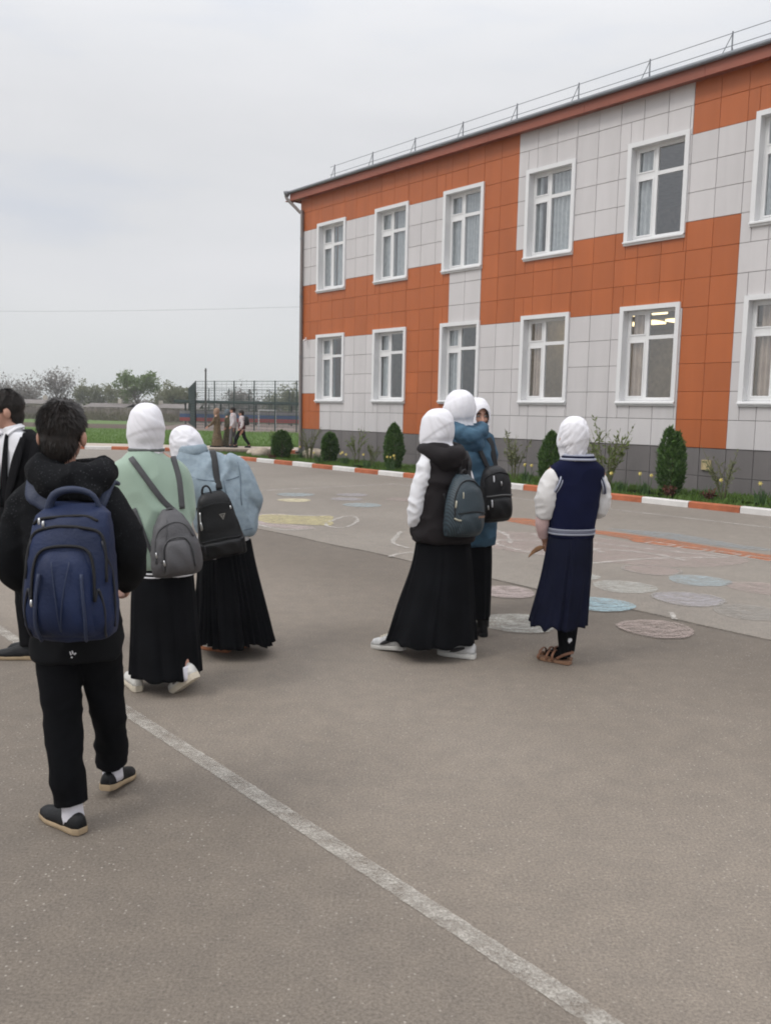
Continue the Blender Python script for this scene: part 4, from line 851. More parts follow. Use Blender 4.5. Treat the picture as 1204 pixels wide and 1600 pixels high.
def head_into(mb, c, M, s=1.0):
    A = lambda p: np.array(c)+M@(np.array(p)*s)
    mb.ell(A((0, -.012, .03)), np.array((.074, .092, .088))*s, M, 20, 14); mb.ell(A((0, .022, -.035)), np.array((.061, .069, .083))*s, M, 18, 12)
    mb.ell(A((0, .056, -.090)), np.array((.03, .028, .026))*s, M, 12, 8); mb.ell(A((0, .07, .018)), np.array((.05, .02, .014))*s, M, 12, 8)
    mb.tube([A((0, .086, .004)), A((0, .099, -.02)), A((0, .108, -.036)), A((0, .09, -.046))], [.008*s, .010*s, .0145*s, .010*s], 10, 2)
    for k in (-1, 1):
        mb.ell(A((k*.083, -.010, -.02)), np.array((.013, .024, .033))*s, M, 10, 8); mb.ell(A((k*.014, .093, -.04)), np.array((.009, .01, .008))*s, M, 8, 6); mb.ell(A((k*.036, .066, -.03)), np.array((.026, .024, .022))*s, M, 10, 8)
    mb.ell(A((0, .087, -.066)), np.array((.023, .011, .0065))*s, M, 10, 6); mb.ell(A((0, .085, -.076)), np.array((.019, .011, .0065))*s, M, 10, 6)
def pos(root, p): return np.array(root)+np.array(p)
m_skin = pm('skin', (0.47, 0.255, 0.185), 0.5, 14, var=0.08, bump=0.08, bs=120); m_lip = pm('lips', (0.33, 0.11, 0.09), 0.45); m_eye = pm('eye_white', (0.38, 0.36, 0.34), 0.25); m_iris = pm('dark_iris', (0.02, 0.012, 0.008), 0.2); m_brow = pm('dark_hair', (0.014, 0.0095, 0.0075), 0.5, 40, var=0.35, spec=0.3)
def person(label, loc, group=None): return thing('person', label, 'person', (loc[0], loc[1], 0), 0, group)
def body(root, J, yaw, hM, hs=0.97, face=False, hands=(1, 1), hd=(None, None), slim=1.0):
    g = lambda k: np.array(J[k], float); mb = MB(); s = slim; x = rgt(yaw)
    pel, ch, nk, hd_ = g('pel'), g('ch'), g('nk'), g('head')
    mb.tube([pel-np.array((0, 0, .06)), pel, (pel+ch)/2, ch, nk-np.array((0, 0, .05))], [(.135*s, .1*s), (.145*s, .105*s), (.118*s, .09*s), (.145*s, .1*s), (.09*s, .065*s)], 18, 4, side=x)
    mb.tube([nk-np.array((0, 0, .06)), nk, hd_+hM@np.array((0, -.012, -.05))], [.058*s, .05, .05], 14, 3)
    for k, sd in (('l', -1), ('r', 1)):
        sh, el, wr = g('s'+k), g('e'+k), g('w'+k)
        mb.tube([nk+x*sd*.05-np.array((0, 0, .05)), sh, (sh+el)/2, el, (el*.5+wr*.5), wr], [.05*s, .047*s, .042*s, .036*s, .033*s, .024*s], 12, 3)
        hp, kn, an = g('h'+k), g('k'+k), g('a'+k); f = J.get('f'+k, yaw); fd = fwd(f)
        mb.tube([hp+np.array((0, 0, .05)), hp-np.array((0, 0, .08)), kn, (kn*.6+an*.4), an], [.075*s, .074*s, .05*s, .05*s, .034*s], 14, 3)
        mb.tube([an-np.array((0, 0, .005)), an+fd*.04-np.array((0, 0, .03)), an+fd*.09-np.array((0, 0, .042))], [.026, .018, .009], 10, 3)
        i = 0 if k == 'l' else 1
        if hands[i]:
            d = wr-el; dn = hd[i] if hd[i] is not None else np.cross(d, fwd(yaw)) if abs((d/np.linalg.norm(d))@fwd(yaw)) < .9 else np.array((0, 0, 1.))
            hand_into(mb, wr, d, dn, sd, 0.5, 0.92)
    head_into(mb, hd_, hM, hs)
    me = remesh(mb, 0.0065, 4); me.materials.append(m_skin); o = link('body', me, root)
    if face:
        A = lambda p: hd_+hM@(np.array(p)*hs)
        for k in (-1, 1):
            e = MB(); e.ell(A((k*.031, .0815, -.002)), np.array((.0145, .011, .0066))*hs, hM, 14, 10); eo = e.build('eye', m_eye, root, True); e = MB(); e.ell(A((k*.031, .0885, -.002)), np.array((.0062, .005, .0062))*hs, hM, 10, 8); e.build('iris', m_iris, eo, True)
            e = MB(); e.tube([A((k*.014, .092, .018)), A((k*.032, .09, .024)), A((k*.052, .074, .016))], [.003, .0042, .002], 6, 3); e.build('eyebrow', m_brow, root, True)
        e = MB(); e.tube([A((-.021, .088, -.069)), A((0, .099, -.068)), A((.021, .088, -.069))], [.003, .0062, .003], 8, 3); e.build('lips', m_lip, root, True)
    return o
def hijab(root, c, M, mat, s=1.0, w=1.0, low=1.0, streaks=(), seed=0.0, open_face=True, label=None, zlow=-.185):
    """scarf wrapped round the head: dome, straight fall to the neck, spread over the shoulders, with running folds (depth, round, along, twist)"""
    prof = [(.137, .012, .014, -.012), (.132, .038, .046, -.014), (.115, .062, .077, -.016), (.085, .082, .100, -.015), (.045, .094, .114, -.011), (.0, .101, .118, -.006), (-.05, .102, .115, .002), (-.09, .097, .104, .008), (-.13, .097*low, .096*low, .002), (zlow+.02, .104*low, .094*low, -.006), (zlow, .108*low, .094*low, -.008)]
    A = crom(np.array(prof), 9); seg = 120; th = np.linspace(0, 2*np.pi, seg, endpoint=False); rs = []
    ph_, sl_ = seed*1.7, .05+.02*math.sin(seed*3)
    for h, rx, ry, cy in A:
        k = min(1.0, rx/.08); d = np.zeros(seg)
        for amp, ka, kh, tw in streaks:
            a = th+tw*h+0.5*(vnoise(np.stack([np.cos(th)*2+seed, np.sin(th)*2, np.full(seg, h*9)], 1))-.5)
            n = 1-np.abs(2*vnoise(np.stack([np.cos(a)*ka+seed+30, np.sin(a)*ka+30, np.full(seg, h*kh+seed)], 1))-1); d += amp*(n**1.2-.45)
        d = d+.011*(vnoise(np.stack([np.cos(th)*1.3+seed*3, np.sin(th)*1.3, np.full(seg, h*9+seed)], 1))-.5)+.007*(vnoise(np.stack([np.cos(th)*3+seed, np.sin(th)*3, np.full(seg, h*22)], 1))-.5)*max(0, min(1, (.02-h)/.1))
        d = d+.0055/(1+np.exp(-(h-(-.035+sl_*np.sin(th+ph_)))/.0035))-.0045/(1+np.exp(-(h-(.055+.045*np.sin(th*1+ph_+2.2)))/.004))
        rs.append(np.stack([np.cos(th)*(rx*w+d*k), np.sin(th)*(ry+d*k)+cy, np.full(seg, h)], 1))
    P = np.vstack(rs); n = len(rs); keep = lambda p: not (open_face and p[1] > .035 and (p[0]/.058)**2+((p[2]+.015)/.078)**2 < 1)
    F = [(i*seg+j, (i+1)*seg+j, (i+1)*seg+(j+1) % seg, i*seg+(j+1) % seg) for i in range(n-1) for j in range(seg)]
    F = [f for f in F if keep(P[list(f)].mean(0))]; F.append(tuple(range(seg)))
    V = np.array(c)+(P*s)@M.T; me = bpy.data.meshes.new('headscarf'); me.from_pydata([tuple(p) for p in V], [], F); fix_normals(me); me.update()
    me.polygons.foreach_set('use_smooth', [True]*len(me.polygons)); me.materials.append(mat); o = link('headscarf', me, root)
    so = o.modifiers.new('solid', 'SOLIDIFY'); so.thickness = .004; so.offset = -1
    return o
def skirt(name, root, mat, secs, pleats, depth, seed=0, seg=150, rows=36, hem=0.01, sharp=1.0, label=None):
    A = crom(np.array([tuple(q)+(0,)*(6-len(q)) for q in secs], float), max(2, rows//(len(secs)-1))); A = A[np.argsort(-A[:, 0])]
    th = np.linspace(0, 2*np.pi, seg, endpoint=False); z0, z1 = A[0, 0], A[-1, 0]; rs = []
    k = th*pleats/(2*np.pi)
    warp = 1.1*vnoise(np.stack([np.cos(th)*2+seed, np.sin(th)*2, 0*th], 1))*pleats*0.16
    amp = 0.45+0.9*vnoise(np.stack([np.cos(th)*3+seed+5, np.sin(th)*3, 0*th], 1))
    hemv = hem*(vnoise(np.stack([np.cos(th)*4+seed, np.sin(th)*4, 0*th+3], 1))*2-1)+hem*.15*np.sin(th*pleats+seed)
    for z, cx, cy, rx, ry, yw in A:
        t = (z0-z)/(z0-z1); w = np.sin((k+warp+0.12*np.sin(t*4+th*3)*t)*2*np.pi); w = np.sign(w)*np.abs(w)**sharp
        m = 1+depth*amp*w*(0.12+0.88*t**1.2)
        c, n = math.cos(yw), math.sin(yw); x, y = np.cos(th)*rx*m, np.sin(th)*ry*m
        rs.append(np.stack([cx+c*x-n*y, cy+n*x+c*y, z+hemv*t**3], 1))
    mb = MB(); mb.rings(rs, cap=False); mb.f.append(tuple(range(seg))); mb.m.append(0)
    me = mb.mesh(name); fix_normals(me); me.polygons.foreach_set('use_smooth', [True]*len(me.polygons)); me.materials.append(mat); o = link(name, me, root)
    so = o.modifiers.new('solid', 'SOLIDIFY'); so.thickness = 0.004; so.offset = -1
    if label: o['label'] = label
    return o
def shoe(root, heel, yaw, pitch, Lg, m_up, m_sole, label=None, th=0.026, name='shoe', hgt=0.075, wide=0.045, laces=None, collar=0.062, stripe=None):
    """heel = ground point under the heel; pitch > 0 lifts the heel about the toe"""
    o = link(name, None, root)
    y = np.linspace(0, 1, 13); wv = wide*np.interp(y, [0, .08, .25, .45, .7, .9, 1], [.45, .74, .80, .80, 1.0, .72, .25]); cx = np.interp(y, [0, .5, .8, 1], [0, 0, .004, .0])
    hv = hgt*np.interp(y, [0, .06, .3, .45, .65, .85, .96, 1], [.72, 1.0, .98, .92, .66, .50, .40, .16])
    rs = [[(cx[i]+wv[i]*a, y[i]*Lg, z) for a, z in ((-.96, 0), (.96, 0), (1.04, th*.5), (1.0, th+.004*(y[i] < .3)), (-1.0, th+.004*(y[i] < .3)), (-1.04, th*.5))] for i in range(13)]
    mb = MB(); mb.rings(rs); so = mb.build('sole', m_sole, o, False, 0.003)
    rs = []
    for i in range(13):
        a = np.linspace(0, np.pi, 13); top = hv[i]; xx = np.sign(np.cos(a))*np.abs(np.cos(a))**.75*wv[i]*.97*(1-.30*np.sin(a)**2*(1 if y[i] < .5 else .5)); zz = th-.002+np.abs(np.sin(a))**.8*top
        rs.append(np.stack([cx[i]+xx, np.full(13, y[i]*Lg*.985+.002), zz], 1))
    mb = MB(); mb.rings(rs); me = mb.mesh('upper'); fix_normals(me); me.polygons.foreach_set('use_smooth', [True]*len(me.polygons)); me.materials.append(m_up); link('upper', me, o)
    if laces is not None:
        for q in (.42, .5, .58, .66):
            mb = MB(); hq = np.interp(q, y, hv)+th+.003; mb.tube([(-.022, q*Lg, hq-.014), (0, q*Lg+.004, hq), (.022, q*Lg, hq-.014)], .0042, 6, 3); mb.build('lace', laces, o, True)
    if stripe is not None:
        for sd in (-1, 1):
            q = np.array([.62, .5, .38, .25]); wq = np.interp(q, y, wv); mb = MB(); mb.tube([(sd*(wq[j]*1.03+.003), q[j]*Lg, th+.012+.011*j) for j in range(4)], [(.005, .004), (.013, .005), (.012, .005), (.007, .004)], 8, 3, side=(0, 0, 1)); mb.build('side_stripe', stripe, o, True)
    o.rotation_euler = (-pitch, 0, yaw)
    c, s_ = math.cos(yaw), math.sin(yaw); hz = math.sin(pitch)*Lg*0.78 if pitch > 0 else 0
    o.location = (heel[0], heel[1], (heel[2] if len(heel) > 2 else 0.0)+hz+0.003)
    if label: o['label'] = label
    return o
def hair(root, c, M, s=1.0, seed=0, nstr=2600, ln=0.045, label=None, low=-0.100):
    mb = MB(); A = lambda p: np.array(c)+M@(np.array(p)*s)
    mb.ell(A((0, -.018, .035)), np.array((.083, .101, .094))*s, M, 22, 14); mb.ell(A((0, -.045, -.03)), np.array((.066, .066, .08))*s, M, 18, 12)
    me = remesh(mb, 0.007, 3); fold(me, [(0.007, (22, 22, 12), 0.3, 1.2)], seed)
    Mi = np.linalg.inv(M); P = vco(me); Q = (P-np.array(c))@Mi.T/s
    kill = ((Q[:, 1] > .052) & (Q[:, 2] < .055)) | ((np.abs(Q[:, 0]) > .05) & (Q[:, 1] > -.03) & (Q[:, 2] < -.005)) | (Q[:, 2] < low)
    bm = bmesh.new(); bm.from_mesh(me); bm.verts.ensure_lookup_table(); bmesh.ops.delete(bm, geom=[v for v, k in zip(bm.verts, kill) if k], context='VERTS'); bm.to_mesh(me); bm.free()
    me.materials.append(m_brow); o = link('hair', me, root)
    P = vco(me); N = vno(me); i = rng.integers(0, len(P), nstr); p = P[i]; n = N[i]
    crown = np.array(c)+M@np.array((.015, -.055, .125)); t_ = p-crown; t_ -= n*(t_*n).sum(1)[:, None]; t_ /= np.linalg.norm(t_, axis=1)[:, None]+1e-9; sw_ = np.cross(n, t_)
    zl = ((p-np.array(c))@Mi.T)[:, 2]; clump = vnoise(p*60+seed)[:, None]
    g = t_+sw_*(.45*(vnoise(p*22+9)[:, None]-.3))+n*(.05+.42*clump*(zl > .04)[:, None])+rng.normal(size=(nstr, 3))*.10
    g /= np.linalg.norm(g, axis=1)[:, None]; l = ln*(.5+.6*rng.random(nstr)); w = np.cross(g, n); w /= np.linalg.norm(w, axis=1)[:, None]+1e-9; w *= .0030
    V = np.stack([p-n*.003-w, p-n*.003+w, p+g*l[:, None]*.6+w*.6-n*.002, p+g*l[:, None]], 1).reshape(-1, 3); leaf_obj('hair_strands', V, np.arange(4*nstr).reshape(nstr, 4), m_brow, o)
    return o
class Bag:
    """backpack; local x right, -y away from the back, z up; origin at the middle of its back panel's foot"""
    def __init__(s, label, loc, rz, secs, mat, tilt=0.0, roll=0.0, power=3.2, lump=0.006, seed=0):
        s.root = thing('backpack', label, 'backpack', loc); s.root.rotation_euler = (tilt, roll, rz); s.root.rotation_mode = 'XYZ'
        s.S = crom(np.array(secs, float), 6); s.S = s.S[np.argsort(s.S[:, 0])]; s.p = power; s.mat = mat   # rows: z, rx, depth
        mb = MB(); th = np.linspace(0, 2*np.pi, 44, endpoint=False); ct = np.sign(np.cos(th))*np.abs(np.cos(th))**(2/power); st = np.sign(np.sin(th))*np.abs(np.sin(th))**(2/power)
        mb.rings([np.stack([ct*rx, -d/2+st*d/2, np.full(44, z)], 1) for z, rx, d in s.S]); me = mb.mesh('bag_body'); fix_normals(me)
        P = vco(me); N = vno(me); setco(me, P+N*(lump*(2*fbm(P*11+seed, 3)-.9))[:, None]+N*(lump*.8*(1-np.abs(2*vnoise(P*np.array((16, 16, 26))+seed)-1)-.5))[:, None])
        me.polygons.foreach_set('use_smooth', [True]*len(me.polygons)); me.materials.append(mat); s.bodyo = link('bag_body', me, s.root)
        bpy.context.view_layer.update(); s.Mi = s.root.matrix_world.inverted()
    def y(s, x, z):
        rx = np.interp(z, s.S[:, 0], s.S[:, 1]); d = np.interp(z, s.S[:, 0], s.S[:, 2]); q = np.clip(np.abs(x)/rx, 0, .995); return -d/2-d/2*(1-q**s.p)**(1/s.p)
    def line(s, name, pts, r, mat, off=0.004, n=6, parent=None):
        P = crom(np.array([(x, z) for x, z in pts], float), n); mb = MB(); mb.tube([(x, s.y(x, z)-off, z) for x, z in P], r, 6, 1); return mb.build(name, mat, parent or s.root, True)
    def pocket(s, w, z0, z1, bump, mat=None, wt=None, name='front_pocket'):
        nx, nz = 17, 15; V = []; wt = wt or w*.75
        for j in range(nz):
            t = j/(nz-1); z = z0+(z1-z0)*t; ww = (w+(wt-w)*t)*(1-max(0, t-.72)**2*4.5)
            for i in range(nx):
                q = -1+2*i/(nx-1); x = q*ww; e = max(0, 1-abs(q)**5)*max(0, 1-abs(2*t-1)**5)
                V.append((x, s.y(x, z)+.004-bump*e**.5*(1.15-.35*t)-.004*math.sin(x*60+z*40)*e, z))
        F = [(j*nx+i, j*nx+i+1, (j+1)*nx+i+1, (j+1)*nx+i) for j in range(nz-1) for i in range(nx-1)]
        mb = MB(); mb.add(V, F); me = mb.mesh(name); fix_normals(me)
        if sum(p.normal.y for p in me.polygons) > 0: me.flip_normals()
        me.polygons.foreach_set('use_smooth', [True]*len(me.polygons)); me.materials.append(mat or s.mat); s.pb = (w, wt, z0, z1, bump); return link(name, me, s.root)
    def handle(s, x0, x1, z, rise, r, mat, y=-0.03): 
        mb = MB(); mb.tube([(x0, y, z-.02), (x0*.85+x1*.15, y-.008, z+rise*.72), ((x0+x1)/2, y-.012, z+rise), (x0*.15+x1*.85, y-.008, z+rise*.72), (x1, y, z-.02)], r, 8, 4, side=(0, 1, 0)); return mb.build('handle', mat, s.root, True)
    def pull(s, x, z, mat, h=0.03, off=0.01, parent=None):
        mb = MB(); yy = s.y(x, z)-off; mb.tube([(x, yy, z), (x, yy-.004, z-h*.5), (x+.002, yy-.002, z-h)], [(.004, .003), (.0055, .003), (.0045, .003)], 6, 2, side=(1, 0, 0)); return mb.build('zip_pull', mat, parent or s.root, True)
    def strap(s, P, w, mat, th=0.006, side=(1, 0, 0)):
        L_ = [tuple(s.Mi@Vector(p)) for p in P]; mb = MB(); mb.tube(L_, [(w, th)]*len(L_), 10, 4, side=side, power=4); return mb.build('strap', mat, s.root, True)
def snapper(o, root, yaw):
    """project points on the cloth seen from the back ('b', x, z) or from above ('t', x, y); returns world points"""
    bt = BVHTree.FromPolygons([v.co for v in o.data.vertices], [p.vertices for p in o.data.polygons]); R0 = np.array(root.location)
    f = Vector(fwd(yaw))
    def snap(kind, a, b, off=0.008):
        if kind == 'b':
            st = Vector((a, 0, b))-f*1.0; st = Vector((a-f.x*1.0, -f.y*1.0, b)); h = bt.ray_cast(st, f)
        else: h = bt.ray_cast(Vector((a, b, 3.0)), Vector((0, 0, -1)))
        if h[0] is None: return tuple(R0+np.array((a, 0 if kind == 'b' else b, b if kind == 'b' else 1.3)))
        return tuple(R0+np.array(h[0]+h[1]*off))
    return snap
# fabrics
m_scarf = pm('white_headscarf', (0.80, 0.79, 0.83), 0.9, 5, var=0.02, bump=0.06, bs=260)
m_blk = pm('black_cloth', (0.0042, 0.0045, 0.0058), 0.95, 6, var=0.3, bump=0.1, bs=220, spec=0.12); m_blk2 = pm('black_suit', (0.0055, 0.0055, 0.0068), 0.9, 6, var=0.25, bump=0.1, bs=240, spec=0.14)
m_shirt = pm('white_shirt', (0.76, 0.76, 0.79), 0.8, 4, var=0.02, bump=0.08, bs=200)
m_sockw = pm('white_sock', (0.62, 0.61, 0.66), 0.9, 30, var=0.04, bump=0.2, bs=200)
m_zipm = pm('dark_zip', (0.005, 0.005, 0.007), 0.7, 60, var=0.3, bump=0.4, bs=300); m_metal = pm('bright_metal', (0.62, 0.62, 0.62), 0.3, 10, var=0.1, metal=0.9)
m_shoeb = pm('black_leather', (0.009, 0.0095, 0.011), 0.55, 18, var=0.3, bump=0.15, spec=.25); m_gum = pm('tan_sole', (0.36, 0.27, 0.17), 0.8, 20, var=0.15); m_sneak = pm('white_sneaker', (0.60, 0.59, 0.56), 0.6, 14, var=0.08, bump=0.1); m_sneaks = pm('cream_sole', (0.58, 0.52, 0.42), 0.8, 20, var=0.1)
SCF = [(0.010, (3, 3, 12), 0.6, 1.3), (0.006, (5, 5, 24), -0.5, 1.5)]

# ================================================================== 1. boy with the blue backpack
YB = 0.10
boy = person('boy seen from behind in a speckled black hooded jacket and black trousers, walking away', (-1.15, 3.25))
hM = head_M(0.05, 0.05)
J = dict(pel=(-.035, .0, .86), ch=(-.045, 0, 1.16), nk=(-.07, .0, 1.37), head=(-.073, .02, 1.505), sl=(-.185, 0, 1.26), el=(-.265, -.01, 1.0), wl=(-.215, .13, .90), sr=(.10, .0, 1.255), er=(.172, .0, 1.05), wr=(.13, .14, .92),
         hl=(-.105, .0, .80), kl=(-.072, -.05, .46), al=(-.022, -.105, .085), hr=(.045, .02, .80), kr=(.052, .09, .47), ar=(.028, .225, .10), fl=0.9, fr=-0.3)
body(boy, J, YB, hM, 0.97, hands=(1, 1))
hair(boy, J['head'], hM, 1.0, 3, 5200, 0.034)
m_jk = bpy.data.materials.new('speckled_jacket'); m_jk.use_nodes = True; t = m_jk.node_tree; b = t.nodes['Principled BSDF']; b.inputs['Roughness'].default_value = 0.9; b.inputs['Specular IOR Level'].default_value = 0.12
tc = t.nodes.new('ShaderNodeTexCoord'); vo = t.nodes.new('ShaderNodeTexVoronoi'); vo.inputs['Scale'].default_value = 95; n2 = t.nodes.new('ShaderNodeTexNoise'); n2.inputs['Scale'].default_value = 24; n2.inputs['Detail'].default_value = 5; n2.inputs['Roughness'].default_value = 0.75
r1 = t.nodes.new('ShaderNodeValToRGB'); r1.color_ramp.elements[0].position = .10; r1.color_ramp.elements[0].color = (1, 1, 1, 1); r1.color_ramp.elements[1].position = .34; r1.color_ramp.elements[1].color = (0, 0, 0, 1)
r2 = t.nodes.new('ShaderNodeValToRGB'); r2.color_ramp.elements[0].position = .40; r2.color_ramp.elements[0].color = (0, 0, 0, 1); r2.color_ramp.elements[1].position = .68; r2.color_ramp.elements[1].color = (1, 1, 1, 1)
sx = t.nodes.new('ShaderNodeSeparateXYZ'); mz = t.nodes.new('ShaderNodeMapRange'); mz.inputs['From Min'].default_value = 1.02; mz.inputs['From Max'].default_value = 1.26
mm1 = t.nodes.new('ShaderNodeMath'); mm1.operation = 'MULTIPLY'; mm2 = t.nodes.new('ShaderNodeMath'); mm2.operation = 'MULTIPLY'; mx = t.nodes.new('ShaderNodeMixRGB'); mx.inputs['Color1'].default_value = (.0085, .009, .0105, 1); mx.inputs['Color2'].default_value = (.085, .09, .096, 1)
for a_, b_ in ((tc.outputs['Object'], vo.inputs['Vector']), (tc.outputs['Object'], n2.inputs['Vector']), (tc.outputs['Object'], sx.inputs[0]), (vo.outputs['Distance'], r1.inputs[0]), (n2.outputs['Fac'], r2.inputs[0]), (sx.outputs['Z'], mz.inputs['Value']), (r1.outputs[0], mm1.inputs[0]), (r2.outputs[0], mm1.inputs[1]), (mm1.outputs[0], mm2.inputs[0]), (mz.outputs[0], mm2.inputs[1]), (mm2.outputs[0], mx.inputs['Fac']), (mx.outputs[0], b.inputs['Base Color'])): t.links.new(a_, b_)
mb = MB(); mb.sect([(.645, -.032, .01, .160, .118, YB), (.72, -.032, .01, .168, .125, YB), (.9, -.035, .0, .162, .124, YB), (1.08, -.04, 0, .168, .122, YB), (1.2, -.045, 0, .182, .118, YB), (1.29, -.045, 0, .165, .10, YB), (1.37, -.055, .01, .09, .08, YB)])
mb.tube([(-.14, 0, 1.28), (-.20, -.0, 1.235), (-.252, -.015, 1.11), (-.268, -.01, .99), (-.235, .06, .93), (-.19, .15, .885)], [.06, .072, .066, .062, .056, .048], 14, 4)
mb.tube([(.05, 0, 1.28), (.112, -.0, 1.225), (.163, -.01, 1.13), (.178, 0, 1.05), (.165, .06, .98), (.12, .15, .905)], [.06, .070, .064, .060, .055, .048], 14, 4)
jk = cloth('jacket', mb, m_jk, boy, 0.010, 6, [(0.016, (7, 7, 10), 0.5, 1.3), (0.008, (14, 14, 20), -0.5, 1.2)], 2.0)
mb = MB(); mb.tube([(-.15, .04, 1.375), (-.13, -.055, 1.355), (-.03, -.105, 1.325), (.07, -.075, 1.335), (.09, .03, 1.36)], [.035, .052, .060, .055, .035], 16, 5); mb.ell((-.02, -.10, 1.315), (.115, .05, .062)); mb.ell((.04, -.115, 1.295), (.075, .042, .045)); mb.tube([(-.15, .05, 1.38), (-.06, .10, 1.36), (.05, .08, 1.37), (.085, .03, 1.375)], .035, 12, 4); mb.ell((-.1, -.05, 1.37), (.06, .05, .05))
o = cloth('hood', mb, m_jk, boy, 0.008, 5, [(0.024, (7, 7, 12), 0.9, 1.1), (0.008, (15, 15, 22), -0.4, 1.2)], 5.0); o.location = (0, 0, .012)
mb = MB(); mb.tube([(-.035, .01, .84), (-.035, .01, .74)], [(.155, .115), (.16, .12)], 18, 3, side=(1, 0, 0))
mb.tube([(-.100, .0, .80), (-.100, -.0, .68), (-.072, -.045, .46), (-.045, -.09, .25), (-.022, -.105, .10)], [.088, .086, .069, .064, .064], 16, 4); mb.tube([(.042, .02, .80), (.045, .03, .68), (.052, .085, .46), (.045, .155, .28), (.030, .215, .135)], [.088, .086, .067, .064, .062], 16, 4)
cloth('trousers', mb, m_blk, boy, 0.009, 5, [(0.012, (6, 6, 12), 0.5, 1.3), (0.006, (12, 12, 22), -0.6, 1.3)], 8.0)
for p, q in (((-.022, -.105, .13), (-.018, -.103, .035)), ((.028, .222, .19), (.032, .222, .06))):
    mb = MB(); mb.tube([p, tuple((np.array(p)+np.array(q))/2), q], [.040, .039, .043], 14, 3); o = mb.build('sock', m_sockw, boy, True)
shoe(boy, (.035, -.150), 0.95, 0.0, 0.265, m_shoeb, m_gum, None, 0.022, 'shoe', 0.056, 0.046)
shoe(boy, (.020, .150), -0.12, 0.16, 0.265, m_shoeb, m_gum, None, 0.022, 'shoe', 0.056, 0.046)
lg = MB()
for a, bq in (((-.022, .69), (-.018, .70)), ((-.014, .70), (-.010, .686)), ((-.006, .702), (-.002, .69)), ((.002, .688), (.008, .694)), ((-.010, .678), (-.005, .676))):
    lg.tube([(a[0], -.1245, a[1]), (bq[0], -.1245, bq[1])], .0028, 6, 1)
sn = snapper(jk, boy, YB); pz = sn('b', -.012, .69, 0.001); o = lg.build('jacket_logo', m_shirt, boy); o.location = (0, pz[1]-3.25+.1225, 0); o['kind'] = 'stuff'
m_bb = pm('blue_nylon', (0.008, 0.0165, 0.054), 0.6, 5, var=0.35, bump=0.25, bs=90, spec=.3); m_bb2 = pm('blue_nylon_light', (0.016, 0.026, 0.062), 0.6, 6, var=0.2, bump=0.25, bs=90); m_pipe_ = pm('black_piping', (0.012, 0.014, 0.022), 0.6)
bag = Bag('large navy blue backpack with arched zips worn by the boy in front', (-1.108, 3.25-.125, .792), 0.06, [(0, .118, .15), (.02, .142, .20), (.09, .155, .235), (.2, .150, .235), (.33, .142, .20), (.42, .130, .15), (.455, .112, .105), (.475, .08, .06)], m_bb, 0.03, 0.0, 3.0, 0.008, 1)
bag.pocket(.112, .02, .335, .030, m_bb, .092)
bag.line('main_zip', [(-.135, .23), (-.128, .33), (-.108, .385), (-.05, .405), (.0, .408), (.05, .405), (.108, .388), (.130, .33), (.138, .22)], .0058, m_zipm, .002)
bag.line('pocket_zip', [(-.103, .16), (-.10, .27), (-.075, .33), (0, .347), (.075, .335), (.102, .27), (.108, .16)], .0052, m_zipm, .007)
bag.line('top_zip', [(-.122, .41), (-.10, .428), (-.05, .436), (.0, .44), (.06, .44), (.10, .425)], .0055, m_zipm, .002)
for sx_ in (-1, 1):
    bag.line('piping', [(sx_*.128, .02), (sx_*.135, .12), (sx_*.118, .20), (sx_*.108, .16)], .0045, m_pipe_, .004); bag.line('piping', [(sx_*.152, .05), (sx_*.158, .14), (sx_*.148, .25), (sx_*.12, .36)], .004, m_pipe_, .004)
    mb = MB(); xs = [sx_*.07, sx_*.098]; zz = [.05, .10, .16, .22]
    V = [(x, bag.y(x, z)-.030*(1.1-.3*z), z) for z in zz for x in xs]; bag.line('webbing', [(sx_*.075, .02), (sx_*.082, .09), (sx_*.078, .17), (sx_*.07, .26)], .006, m_bb2, .030)
bag.line('seam', [(-.03, .3), (-.012, .18), (0, .06)], .0022, m_bb2, .030); bag.line('seam', [(.03, .3), (.012, .18), (0, .06)], .0022, m_bb2, .030)
bag.pull(-.10, .433, m_metal); bag.pull(-.082, .425, m_metal, .024); bag.pull(-.098, .17, m_metal, .024, .02); bag.handle(-.098, .098, .445, .082, (.017, .008), m_bb2, -.06)
bag.strap([sn('b', -.07, 1.24), sn('b', -.115, 1.265), sn('b', -.145, 1.29, .010), sn('t', -.15, .0, .010), sn('t', -.15, .06, .008)], .034, m_bb2, .009)
bag.strap([sn('b', .065, 1.22), sn('b', .085, 1.27), sn('b', .093, 1.305, .012), sn('t', .095, .0, .012), sn('t', .09, .06, .01)], .034, m_bb2, .009)

# ================================================================== 2. suited boy at the left edge
SY = 2.72; sb = person('boy in a black suit jacket and white shirt turned left at the left edge', (-2.35, 5.42)); hM = head_M(2.0, 0.08); c0 = 0.045
J = dict(pel=(.03, 0, .84), ch=(.05, 0, 1.2), nk=(.01, .0, 1.43), head=(-.035, -.0, 1.572), sl=(.05+.17*math.cos(SY+math.pi), .17*math.sin(SY+math.pi), 1.33), el=(.205, -.14, 1.06), wl=(.18, -.19, .85), sr=(-.086, .10, 1.33), er=(-.13, .11, 1.06), wr=(-.15, .02, .84), hl=(.10, -.07, .8), kl=(.085, -.06, .46), al=(.10, -.05, .085), hr=(.03, .08, .8), kr=(.07, .09, .45), ar=(.12, .10, .085), fl=1.6, fr=1.6)
body(sb, J, SY, hM, 1.0, True, slim=.9); hair(sb, J['head'], hM, 1.0, 7, 3600, 0.026)
